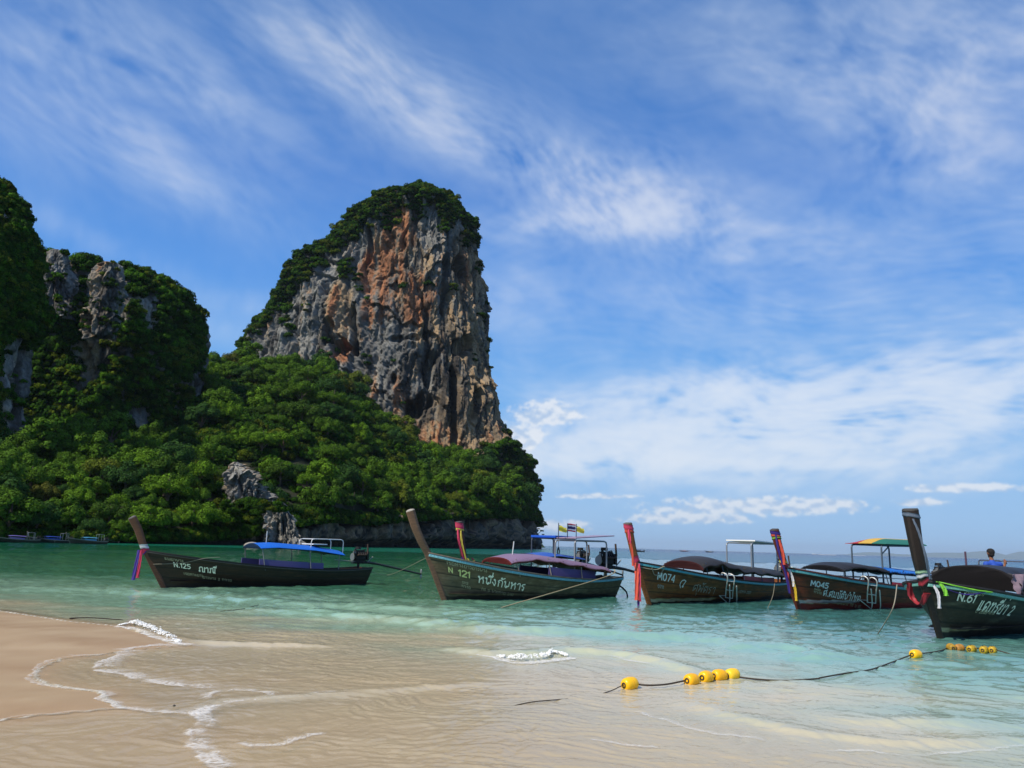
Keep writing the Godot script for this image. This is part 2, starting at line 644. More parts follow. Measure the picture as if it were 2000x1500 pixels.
func main_paint(p: Vector3, s: Vector2) -> Color:
	var o := spot(s, [[775, 440, 50, 60, 1.0], [745, 530, 60, 75, 1.0], [790, 580, 80, 75, 1.0], [720, 625, 40, 65, 0.9], [672, 690, 32, 28, 1.0], [890, 560, 60, 80, 0.55], [660, 600, 26, 60, 0.6],
		[790, 790, 70, 60, 0.7], [830, 850, 90, 40, 0.75], [975, 880, 40, 70, 0.6], [760, 670, 50, 30, 0.5]])
	var t := spot(s, [[930, 700, 80, 330, 1.0], [660, 610, 40, 70, 0.9], [800, 500, 90, 120, 0.7], [850, 840, 130, 90, 0.9], [840, 660, 70, 90, 0.6]])
	var grey := spot(s, [[570, 600, 90, 160, 1.0], [755, 660, 65, 45, 0.8], [800, 720, 90, 60, 0.6], [860, 440, 60, 60, 0.9]])
	var c := rock_colour(p, o * (1.0 - grey * 0.6), t * (1.0 - grey), grey * 0.1)
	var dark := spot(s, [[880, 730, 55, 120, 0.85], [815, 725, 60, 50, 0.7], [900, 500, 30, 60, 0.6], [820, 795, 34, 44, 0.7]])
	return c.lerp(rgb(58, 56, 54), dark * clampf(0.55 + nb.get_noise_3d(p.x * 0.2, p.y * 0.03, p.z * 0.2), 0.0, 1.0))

func shade_paint(p: Vector3, s: Vector2) -> Color:
	var pale := spot(s, [[172, 690, 30, 50, 1.0], [285, 612, 22, 40, 0.8], [20, 770, 40, 110, 0.5], [240, 850, 40, 40, 0.7]])
	return rock_colour(p, 0.0, pale * 0.5, pale * 0.5)

func build_land() -> void:
	karsts.append(karst("limestone_cliff", main_rows, 462.0, 38.0, 520, 470, [[820, 802, 24, 33, 19.0], [884, 790, 13, 95, 12.0], [664, 678, 34, 20, 13.0], [690, 636, 13, 40, 7.0], [868, 545, 13, 75, 7.0],
		[905, 672, 27, 24, 10.0], [838, 722, 15, 34, 9.0], [770, 735, 12, 22, 11.0], [645, 650, 12, 36, 7.0], [835, 620, 11, 50, 6.0], [900, 505, 12, 40, 6.0], [795, 660, 30, 8, 5.0], [930, 800, 10, 40, 7.0], [720, 480, 9, 40, 5.0]], main_paint)[0])
	tag(get_node("limestone_cliff"), "tall orange and grey limestone cliff standing over the bay")
	karsts.append(karst("limestone_cliff", mid_rows, 262.0, 34.0, 300, 230, [[215, 640, 14, 10, 3.0]], shade_paint, 0.85, 2.4, 1.5)[0])
	tag(get_node("limestone_cliff_001"), "lower overgrown limestone cliff with two bare grey towers")
	karsts.append(karst("limestone_cliff", left_rows, 178.0, 30.0, 240, 230, [[30, 760, 6, 60, 3.0]], shade_paint, 0.85, 2.4, 1.5)[0])
	tag(get_node("limestone_cliff_002"), "dark overgrown limestone cliff cut off by the picture's edge")
	for o in [[[[492, 112, 124], [500, 104, 136], [520, 98, 142], [545, 90, 148], [575, 84, 150], [620, 84, 150]], 225.0, "small pointed grey rock tower on the left of the lower cliff's top"],
			[[[516, 204, 230], [522, 194, 238], [545, 188, 242], [580, 182, 243], [615, 176, 240], [660, 176, 240]], 221.0, "broad grey rock tower with a flat top on the lower cliff"]]:
		var r := karst("rock_tower", o[0], o[1], 7.0, 120, 90, [], func(p, _s): return rock_colour(p * 1.6, 0.0, 0.05, 0.05), 1.5, 2.4, 2.6)
		r[1].remove_meta("kind")
		tag(r[1], o[2], "rock")
		karsts.append(r[0])
	# the wooded slope
	var mb := MB.new()
	var rows := []
	var cols := []
	for a in 150:
		var px := lerpf(-420.0, 1046.0, a / 149.0)
		var row := PackedVector3Array()
		var crow := PackedColorArray()
		for b in 46:
			row.append(land_pt(px, b / 36.0))
			crow.append(rgb(40, 50, 24).lerp(rgb(58, 58, 34), 0.5 + 0.5 * fbm(a * 0.3, b * 0.3, 0.0)))
		rows.append(row)
		cols.append(crow)
	mb.grid(rows, false, Vector3.UP, cols)
	tag(put("hill", mb, vmat("forest_soil", 1.0, "rock", 5.0, Vector3(0.3, 0.3, 0.3))), "wooded slope below the cliffs", "", "", "structure")
	# the undercut rock step along the water
	mb = MB.new()
	rows = []
	cols = []
	for a in 520:
		var px := lerpf(-200.0, 1047.0, a / 519.0)
		var k := lookup(coast, px)
		var k2 := lookup(coast, px + 3.0)
		var base := pt(px, 1000.0, k[1])
		var along := (pt(px + 3.0, 1000.0, k2[1]) - base) * Vector3(1, 0, 1)
		along = along.normalized()
		var outw := Vector3(-along.z, 0, along.x)
		if outw.dot(EYE - base) < 0.0:
			outw = -outw
		var row := PackedVector3Array()
		var crow := PackedColorArray()
		var big: float = clampf((k[4] - 1.5) / 8.0, 0.15, 1.0)
		for b in 26:
			var t := b / 21.0
			var tall: float = k[4] * (0.85 + 0.9 * fbm(base.x * 0.06, 0.0, base.z * 0.06))
			var y: float = -1.2 + (tall + 1.2 + 0.6) * minf(t, 1.0)
			var p := Vector3(base.x, y, base.z)
			var d := (rock_shift(p.x * 2.2, y * 1.6, p.z * 2.2) * 0.4 + (nr.get_noise_3d(p.x * 0.2, y * 0.06, p.z * 0.2) - 0.3) * 3.4 + fbm(p.x * 0.6, y * 0.3, p.z * 0.6) * 1.2) * big
			var notch := 1.0 - smoothstep(0.6, 3.4 * big + 0.6, y)
			d -= notch * 4.6 * big
			if t > 1.0:
				d -= (t - 1.0) * 30.0
				p.y += (t - 1.0) * 3.0
			p += outw * (d + 1.6 * big)
			row.append(p)
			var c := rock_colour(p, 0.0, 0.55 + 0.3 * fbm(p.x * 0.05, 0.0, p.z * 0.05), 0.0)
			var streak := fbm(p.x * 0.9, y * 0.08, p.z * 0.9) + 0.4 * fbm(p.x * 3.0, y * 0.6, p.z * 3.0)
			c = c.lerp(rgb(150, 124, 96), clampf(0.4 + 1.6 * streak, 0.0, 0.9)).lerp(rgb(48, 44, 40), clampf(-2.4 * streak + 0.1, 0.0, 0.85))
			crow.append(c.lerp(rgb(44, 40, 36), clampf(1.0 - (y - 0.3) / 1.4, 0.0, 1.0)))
		rows.append(row)
		cols.append(crow)
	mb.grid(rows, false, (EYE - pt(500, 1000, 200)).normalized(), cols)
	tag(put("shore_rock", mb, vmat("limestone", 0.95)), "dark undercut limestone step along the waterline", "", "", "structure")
	# single rocks on the shore
	var out := [
		["rock_outcrop", [[902, 456, 466], [910, 445, 480], [922, 436, 490], [940, 434, 502], [958, 437, 516], [972, 441, 528], [985, 446, 534]], 176.0, 5.0, "pale grey limestone outcrop with a sharp left edge among the trees", [[470, 960, 5, 25, 2.0]]],
		["rock_outcrop", [[985, 520, 548], [992, 510, 570], [1005, 504, 588], [1030, 500, 595], [1055, 500, 598], [1074, 498, 600]], 176.0, 4.0, "grey fissured limestone outcrop standing at the waterline behind the blue canopy", [[552, 1030, 4, 26, 2.5]]],
		["rock_outcrop", [[930, 920, 930], [938, 917, 934], [950, 915, 936], [960, 915, 938]], 330.0, 3.0, "small bare grey rock high in the forest below the cliff's right edge", []],
	]
	for o in out:
		var r := karst(o[0], o[1], o[2], o[3], 150, 90, o[5], func(p, _s): return rock_colour(p * 2.0, 0.0, 0.05, 0.38), 1.9, 2.4, 4.0)
		r[1].remove_meta("kind")
		tag(r[1], o[4], "rock")
	mb = MB.new()
	var w := sea_pt(492, 1067.5)
	mb.blob(Vector3(w.x, 0.1, w.z), Vector3(1.6, 0.8, 1.2), Basis(), 7, 11)
	tag(put("boulder", mb, mat("pale_rock", rgb(178, 172, 160), 0.9, "fine")), "small pale boulder lying at the waterline below the grey outcrop", "rock")
	# far land across the sea
	far_hills()

func far_hills() -> void:
	var mb := MB.new()
	var rows := []
	for a in 160:
		var px := lerpf(1640.0, 2900.0, a / 159.0)
		var base := pt(px, 900.0, 30000.0)
		var h := 20.0 + 26.0 * smoothstep(1700.0, 1900.0, px) + fbm(px * 0.006, 0.0, 0.0) * 34.0 + fbm(px * 0.03, 5.0, 0.0) * 7.0
		h += 34.0 * exp(-pow((px - 1985.0) / 22.0, 2.0)) + 16.0 * exp(-pow((px - 1905.0) / 16.0, 2.0))
		h = maxf(h * 4.6 * smoothstep(1640.0, 1680.0, px), -3.0)
		var row := PackedVector3Array()
		for b in 9:
			var t := (b - 4) / 4.0
			row.append(Vector3(base.x, (h + 4.0) * (1.0 - t * t) - 4.0, base.z - t * 1500.0))
		rows.append(row)
	mb.grid(rows, false, Vector3.UP)
	tag(put("far_hills", mb, mat("far_woods", rgb(66, 82, 48), 1.0)), "long low hills on the far side of the sea", "", "", "structure")
	mb = MB.new()
	rows = []
	for a in 60:
		var px := lerpf(1012.0, 1070.0, a / 59.0)
		var base := pt(px, 1000.0, 900.0)
		var h := 11.0 * (1.0 - smoothstep(1048.0, 1069.0, px)) * (0.9 + 0.4 * fbm(px * 0.1, 0, 0)) - 0.4
		var row := PackedVector3Array()
		for b in 17:
			var t := (b - 8) / 8.0
			row.append(Vector3(base.x, (h + 1.0) * pow(1.0 - t * t, 0.5) - 1.0 + fbm(a * 0.4, b * 0.6, 2.0) * 0.8, base.z - t * 25.0))
		rows.append(row)
	mb.grid(rows, false, Vector3.UP)
	tag(put("headland", mb, mat("headland_woods", rgb(62, 84, 44), 1.0, "fine")), "small green headland beyond the tip of the cliff", "", "", "structure")

# ------------------------------------------------------------------ sea and beach
var beach_line := PackedVector2Array()     # where sandy water turns to green water, seen from above
var sand_poly := PackedVector2Array()      # bare wet sand
var swells := []

func on_sea(px: float, py: float) -> Vector2:
	var p := sea_pt(px, py)
	return Vector2(p.x, p.z)

func along(line: PackedVector2Array, x: float, z: float) -> Vector2:
	# signed distance to a line (positive to seaward) and how far along it
	var best := 1e9
	var sgn := 1.0
	var where := 0.0
	var q := Vector2(x, z)
	for k in line.size() - 1:
		var a := line[k]
		var e := line[k + 1] - a
		var t := clampf((q - a).dot(e) / e.length_squared(), 0.0, 1.0)
		var d := (a + e * t).distance_squared_to(q)
		if d < best:
			best = d
			sgn = -1.0 if e.cross(q - a) > 0.0 else 1.0
			where = k + t
	return Vector2(sqrt(best) * sgn, where)

func sand_side(x: float, z: float) -> float:
	var best := 1e9
	var q := Vector2(x, z)
	var m := sand_poly.size()
	var inside := false
	for k in m:
		var a := sand_poly[k]
		var b := sand_poly[(k + 1) % m]
		var e := b - a
		var t := clampf((q - a).dot(e) / e.length_squared(), 0.0, 1.0)
		best = minf(best, (a + e * t).distance_squared_to(q))
		if (a.y > z) != (b.y > z) and x < e.x * (z - a.y) / e.y + a.x:
			inside = not inside
	return sqrt(best) * (1.0 if inside else -1.0)

func build_sea() -> void:
	for p in [[-900, 1128], [-300, 1150], [0, 1168], [400, 1204], [700, 1228], [1000, 1252], [1300, 1300], [1600, 1366], [2000, 1425], [2500, 1470], [3200, 1560]]:
		beach_line.append(on_sea(p[0], p[1]))
	for p in [[-600, 1168], [-100, 1186], [0, 1194], [130, 1214], [235, 1224], [300, 1246], [352, 1262], [250, 1270], [190, 1279], [115, 1287], [70, 1308], [62, 1324], [84, 1338], [140, 1347], [192, 1352], [200, 1368],
			[232, 1384], [150, 1390], [60, 1398], [0, 1406], [-200, 1424], [-700, 1490]]:
		sand_poly.append(on_sea(p[0], p[1]))
	# crest lines of the small waves that run in: points, height, half width
	for s in [
		[[[-100, 1146], [200, 1152], [420, 1166], [620, 1182], [820, 1192], [980, 1203]], 0.07, 1.1],
		[[[400, 1186], [700, 1205], [900, 1222], [1000, 1232], [1180, 1238], [1380, 1250], [1560, 1276], [1700, 1296]], 0.10, 0.75],
		[[[840, 1262], [960, 1279], [1040, 1279], [1100, 1272], [1200, 1278], [1290, 1296], [1400, 1330]], 0.07, 0.30],
		[[[230, 1226], [300, 1238], [370, 1256], [520, 1262], [700, 1262]], 0.05, 0.22],
		[[[1290, 1360], [1420, 1396], [1560, 1430], [1700, 1446], [1900, 1452], [2100, 1446]], 0.035, 0.25],
		[[[1540, 1395], [1750, 1410], [2100, 1425]], 0.04, 0.35],
		[[[360, 1398], [430, 1372], [560, 1362], [800, 1346], [1000, 1332]], 0.03, 0.2],
	]:
		var line := PackedVector2Array()
		for p in s[0]:
			line.append(on_sea(p[0], p[1]))
		swells.append([line, s[1], s[2]])
	# sand: one sheet from behind the eye to under the bay
	var rows := []
	var cols := []
	var dist := [0.0]
	var r := 2.0
	while r < 150.0:
		dist.append(r)
		r *= 1.022 if r < 30.0 else 1.12
	for d in dist:
		var row := PackedVector3Array()
		var crow := PackedColorArray()
		for b in 181:
			var a := deg_to_rad(lerpf(-80.0, 80.0, b / 180.0))
			var x: float = sin(a) * d
			var z: float = -cos(a) * d
			row.append(Vector3(x, sand_y(x, z), z))
			var f := fbm(x * 0.5, 0.0, z * 0.9)
			crow.append(rgb(182, 148, 106).lerp(rgb(204, 174, 132), clampf(0.4 + f + 0.5 * fbm(x * 0.35 + z * 0.3, 9.0, z * 2.6), 0.0, 1.0)))
		rows.append(row)
		cols.append(crow)
	var mb := MB.new()
	mb.grid(rows, false, Vector3.UP, cols)
	var sm := vmat("wet_sand", 0.45, "sand", 0.25, Vector3(3, 3, 3))
	tag(put("beach", mb, sm), "wet brown sand running down under the water", "", "", "structure")
	mb = MB.new()
	rows = []
	for a in 9:
		var row := PackedVector3Array()
		for b in 25:
			var ang := deg_to_rad(lerpf(80.0, 280.0, b / 24.0))
			var d: float = [0.0, 3.0, 8.0, 15.0, 25.0, 40.0, 70.0, 110.0, 160.0][a]
			row.append(Vector3(sin(ang) * d, 0.02 + d * 0.03, -cos(ang) * d))
		rows.append(row)
	mb.col = rgb(190, 162, 124)
	mb.grid(rows, false, Vector3.UP)
	tag(put("beach", mb, sm), "dry sand rising behind the viewer", "", "", "structure")
	near_sea()
	far_sea()

func sand_y(x: float, z: float) -> float:
	var d := Vector2(x, z).length()
	if d > 40.0:
		return -1.5
	var s := sand_side(x, z)
	var l := along(beach_line, x, z).x
	var y := clampf(s * 0.05, -0.055, 0.09)
	if l > -2.0:
		y -= (l + 2.0) * 0.06
	if d < 4.5:
		y = lerpf(0.02, y, d / 4.5)
	return y + fbm(x * 0.8, 1.0, z * 0.8) * 0.004

func near_sea() -> void:
	var nu := 470
	var nv := 640
	var far := 135.0
	var near := 4.6
	var rows := []
	var cols := []
	for a in nu:
		var t := float(a) / (nu - 1)
		# even in the angle below the horizon, a little denser far out
		var g := pow(lerpf(pow(1.0 / near, 0.8), pow(1.0 / far, 0.8), t), 1.25)
		var d := 1.0 / g
		var row := PackedVector3Array()
		var crow := PackedColorArray()
		for b in nv:
			var ang := deg_to_rad(lerpf(-46.0, 46.0, b / (nv - 1.0)))
			var x := sin(ang) * d
			var z := -cos(ang) * d
			var l := along(beach_line, x, z).x
			var s := -10.0
			if x < 0.5 and d < 26.0:
				s = sand_side(x, z)
			var deepness := smoothstep(-3.0, 7.0, l)
			var wx := x + fbm(x * 0.25, 2.0, z * 0.25) * 1.2
			var wz := z + fbm(x * 0.25, 7.0, z * 0.25) * 1.2
			var chop := nb.get_noise_2d(wx * 0.55, wz * 1.0) * 0.020 + nb.get_noise_2d(wx * 1.2 + 5.0, wz * 2.0) * 0.030 + nb.get_noise_2d(wx * 2.6, wz * 3.8) * 0.014
			if d > 22.0:
				chop += (nb.get_noise_2d(x * 0.30, z * 0.45) * 0.06 + nb.get_noise_2d(x * 0.6, z * 0.9 + 4.0) * 0.04) * smoothstep(22.0, 60.0, d)
			var rip := na.get_noise_2d(wx * 1.1 + wz * 1.5, wz * 6.0 - wx * 1.6) * 0.011 + na.get_noise_2d(wx * 4.0, wz * 11.0) * 0.006
			var y := chop * (0.15 + 0.85 * deepness) + rip * (1.0 - deepness * 0.7)
			var foam := 0.0
			var wash := 0.0
			if d < 40.0:
				for w in swells:
					var c: Vector2 = along(w[0], x, z)
					var hw: float = w[2]
					if absf(c.x) < hw * 3.0 and c.y > 0.001 and c.y < w[0].size() - 1.001:
						var ends := smoothstep(0.0, 0.8, c.y) * smoothstep(0.0, 0.8, w[0].size() - 1.0 - c.y)
						var uu: float = c.x + fbm(x * 0.7, 3.0, z * 0.7) * hw * 0.7
						var shape := exp(-pow(uu / (hw if uu > 0.0 else hw * 0.55), 2.0))
						y += w[1] * ends * shape
						wash = maxf(wash, ends * exp(-pow((uu + hw * 0.5) / hw, 2.0)))
			# colour of the water itself: sand-laden at the edge, then pale jade, then green, blue to seaward
			var side := smoothstep(-0.15, 0.35, x / d)
			var patch := fbm(x * 0.16, 4.0, z * 0.3)
			var sandy := rgb(206, 190, 156).lerp(rgb(194, 186, 160), clampf(0.5 + patch, 0.0, 1.0))
			var jade := rgb(142, 178, 152).lerp(rgb(134, 172, 158), side)
			var green := rgb(66, 120, 94).lerp(rgb(66, 118, 112), side)
			var deep := rgb(24, 102, 74).lerp(rgb(34, 96, 112), side)
			var ll := l + patch * 3.0
			var col := sandy.lerp(jade, smoothstep(-2.2, 2.4, ll))
			col = col.lerp(green, smoothstep(2.5, 13.0, ll))
			col = col.lerp(deep, smoothstep(14.0, 70.0, ll))
			col = col.lerp(jade, wash * 0.22 * deepness)
			var clear := smoothstep(-9.0, 0.5, l) * 0.6 + 0.32 + wash * 0.08
			# the thin edge of the water on the sand
			if s > -0.8:
				clear *= smoothstep(0.02, -0.5, s) * 0.75 + 0.25
				var edge := exp(-pow((s + 0.03 + nb.get_noise_2d(x * 6.0, z * 6.0) * 0.03) / 0.035, 2.0))
				foam = maxf(foam, edge * 0.75)
				y += 0.012 * exp(-pow((s + 0.05) / 0.06, 2.0))
				if s > 0.03:
					y = minf(y, 0.0) - 0.06
			col = col.lerp(rgb(232, 228, 218), foam)
			col.a = clampf(maxf(clear, foam), 0.0, 1.0)
			row.append(Vector3(x, y, z))
			crow.append(col)
		rows.append(row)
		cols.append(crow)
	var mb := MB.new()
	mb.grid(rows, false, Vector3.UP, cols)
	var m := vmat("bay_water", 0.07)
	water_look(m, Vector3(0.55, 0.55, 0.55), 0.42)
	m.transparency = BaseMaterial3D.TRANSPARENCY_ALPHA
	var im := Image.create_empty(4, 4, false, Image.FORMAT_RGBA8)
	im.fill(Color.WHITE)
	m.albedo_texture = ImageTexture.create_from_image(im)
	tag(put("sea", mb, m), "clear shallow green water running up the beach", "", "", "structure")

func water_look(m: StandardMaterial3D, tile: Vector3, strength: float) -> void:
	var t := NoiseTexture2D.new()
	t.width = 1024; t.height = 1024
	t.seamless = true
	t.as_normal_map = true
	t.bump_strength = 6.0
	t.generate_mipmaps = false
	var f := FastNoiseLite.new()
	f.seed = 21
	f.frequency = 0.012
	f.fractal_octaves = 5
	f.fractal_gain = 0.55
	t.noise = f
	m.metallic_specular = 0.36
	m.normal_enabled = true
	m.normal_texture = t
	m.normal_scale = strength
	m.uv1_triplanar = true
	m.uv1_world_triplanar = true
	m.uv1_scale = tile

func far_sea() -> void:
	var rows := []
	var cols := []
	for a in 120:
		var d := 134.6 * pow(34000.0 / 134.6, a / 119.0)
		var row := PackedVector3Array()
		var crow := PackedColorArray()
		for b in 240:
			var ang := deg_to_rad(lerpf(-80.0, 80.0, b / 239.0))
			var x := sin(ang) * d
			var z := -cos(ang) * d
			var side := smoothstep(-0.15, 0.3, x / d)
			var patch := na.get_noise_2d(x * 0.004, z * 0.02)
			var c := rgb(24, 98, 74).lerp(rgb(28, 84, 112), side)
			c = c.lerp(rgb(16, 54, 96), smoothstep(150.0, 900.0, d) * side)
			row.append(Vector3(x, nb.get_noise_2d(x * 0.03, z * 0.05) * 0.06 - 0.004, z))
			crow.append(c.lerp(rgb(46, 100, 126), clampf(patch * 0.7, 0.0, 0.5)))
		rows.append(row)
		cols.append(crow)
	# the sides of the near water
	var mb := MB.new()
	mb.grid(rows, false, Vector3.UP, cols)
	var m := vmat("open_water", 0.16)
	water_look(m, Vector3(0.12, 0.12, 0.12), 4.5)
	m.metallic_specular = 0.26
	tag(put("sea", mb, m), "open blue sea out to the horizon", "", "", "structure")
	for s in [-1.0, 1.0]:
		var rw := []
		for a in 40:
			var d := 4.6 * pow(134.7 / 4.6, a / 39.0)
			var row := PackedVector3Array()
			for b in 12:
				var ang: float = deg_to_rad(lerpf(45.9, 80.0, b / 11.0)) * s
				row.append(Vector3(sin(ang) * d, -0.03, -cos(ang) * d))
			rw.append(row)
		mb = MB.new()
		mb.col = rgb(60, 132, 112)
		mb.grid(rw, false, Vector3.UP)
		tag(put("sea", mb, m), "green water beside the moored boats", "", "", "structure")

# ------------------------------------------------------------------ vegetation
var crowns := []
var shrubs := []
var trunks := []

func leafy(sd: int, lobes: int, leaves: int, size: float, flat: float) -> ArrayMesh:
	# leaf clumps over an uneven heap of lobes; about one metre across the radius, standing on y = 0
	var g := RandomNumberGenerator.new()
	g.seed = sd
	var balls := []
	for k in lobes:
		var a := TAU * k / lobes + g.randf_range(-0.5, 0.5)
		var d := 0.0 if k == 0 else g.randf_range(0.35, 0.68)
		var h := g.randf_range(0.75, 1.0) if k == 0 else g.randf_range(0.2, 0.85)
		balls.append([Vector3(cos(a) * d, h * flat, sin(a) * d), g.randf_range(0.22, 0.36)])
	var mb := MB.new()
	for k in leaves:
		var b: Array = balls[g.randi() % balls.size()]
		var z := g.randf_range(-0.45, 1.0)
		var a := g.randf() * TAU
		var q := sqrt(maxf(0.0, 1.0 - z * z))
		var d := Vector3(cos(a) * q, z * 0.8, sin(a) * q).normalized()
		var p: Vector3 = b[0] + d * b[1] * g.randf_range(0.72, 1.08)
		var t := d.cross(Vector3(g.randf_range(-1, 1), g.randf_range(-1, 1), g.randf_range(-1, 1))).normalized()
		var face_n := (d + Vector3(g.randf_range(-0.7, 0.7), g.randf_range(-0.3, 0.8), g.randf_range(-0.7, 0.7))).normalized()
		t = (t - face_n * t.dot(face_n)).normalized()
		var o := face_n.cross(t)
		var s := size * g.randf_range(0.6, 1.35)
		var nn := (face_n * 0.6 + d * 0.6).normalized()
		var v := g.randf_range(0.62, 1.1)
		mb.col = Color(v, v, v * g.randf_range(0.8, 1.0))
		var f := mb.v.size()
		mb.vert(p - t * s, nn)
		mb.vert(p + o * s * 0.55 - face_n * s * 0.18, nn)
		mb.vert(p + t * s, nn)
		mb.vert(p - o * s * 0.55 - face_n * s * 0.18, nn)
		mb.tri(f, f + 1, f + 2)
		mb.tri(f, f + 2, f + 3)
	return mb.mesh()

func leaf_mat(key: String, c: Color) -> StandardMaterial3D:
	var m := vmat(key, 0.8)
	m.metallic_specular = 0.2
	m.vertex_color_is_srgb = true
	m.albedo_color = c
	m.backlight_enabled = true
	m.backlight = Color(0.34, 0.36, 0.16)
	return m

func trunk_mesh(sd: int) -> ArrayMesh:
	var g := RandomNumberGenerator.new()
	g.seed = sd
	var mb := MB.new()
	mb.tube([Vector3(0, -0.6, 0), Vector3(0.03, 0.2, 0.02), Vector3(-0.02, 0.6, 0.0), Vector3(0.02, 0.95, 0.02)], [0.07, 0.05, 0.042, 0.02], 7)
	for k in 4:
		var a := k * 1.7 + g.randf()
		var h := g.randf_range(0.3, 0.6)
		mb.tube([Vector3(0, h, 0), Vector3(cos(a) * 0.25, h + 0.2, sin(a) * 0.25), Vector3(cos(a) * 0.5, h + 0.3, sin(a) * 0.5)], [0.03, 0.02, 0.008], 5)
	return mb.mesh()

func scatter(called: String, meshes: Array, places: Array, label: String, m: Material) -> void:
	# places: [Transform3D, Color]; one object per kind of clump
	for k in meshes.size():
		var mine := []
		for j in range(k, places.size(), meshes.size()):
			mine.append(places[j])
		if mine.is_empty():
			continue
		var mm := MultiMesh.new()
		mm.transform_format = MultiMesh.TRANSFORM_3D
		mm.use_colors = true
		mm.mesh = meshes[k]
		mm.instance_count = mine.size()
		for j in mine.size():
			mm.set_instance_transform(j, mine[j][0])
			mm.set_instance_color(j, mine[j][1])
		var o := MultiMeshInstance3D.new()
		o.multimesh = mm
		o.material_override = m
		o.name = numbered(called)
		add_child(o)
		tag(o, label, "", "", "stuff")

func leaf_tint() -> Color:
	var v := rng.randf_range(0.7, 1.15)
	var w := rng.randf()
	var c := Color(0.175, 0.27, 0.075) if w < 0.5 else (Color(0.13, 0.215, 0.07) if w < 0.8 else Color(0.24, 0.28, 0.085))
	return Color(c.r * v * 1.38, c.g * v * 1.38, c.b * v * 1.32)

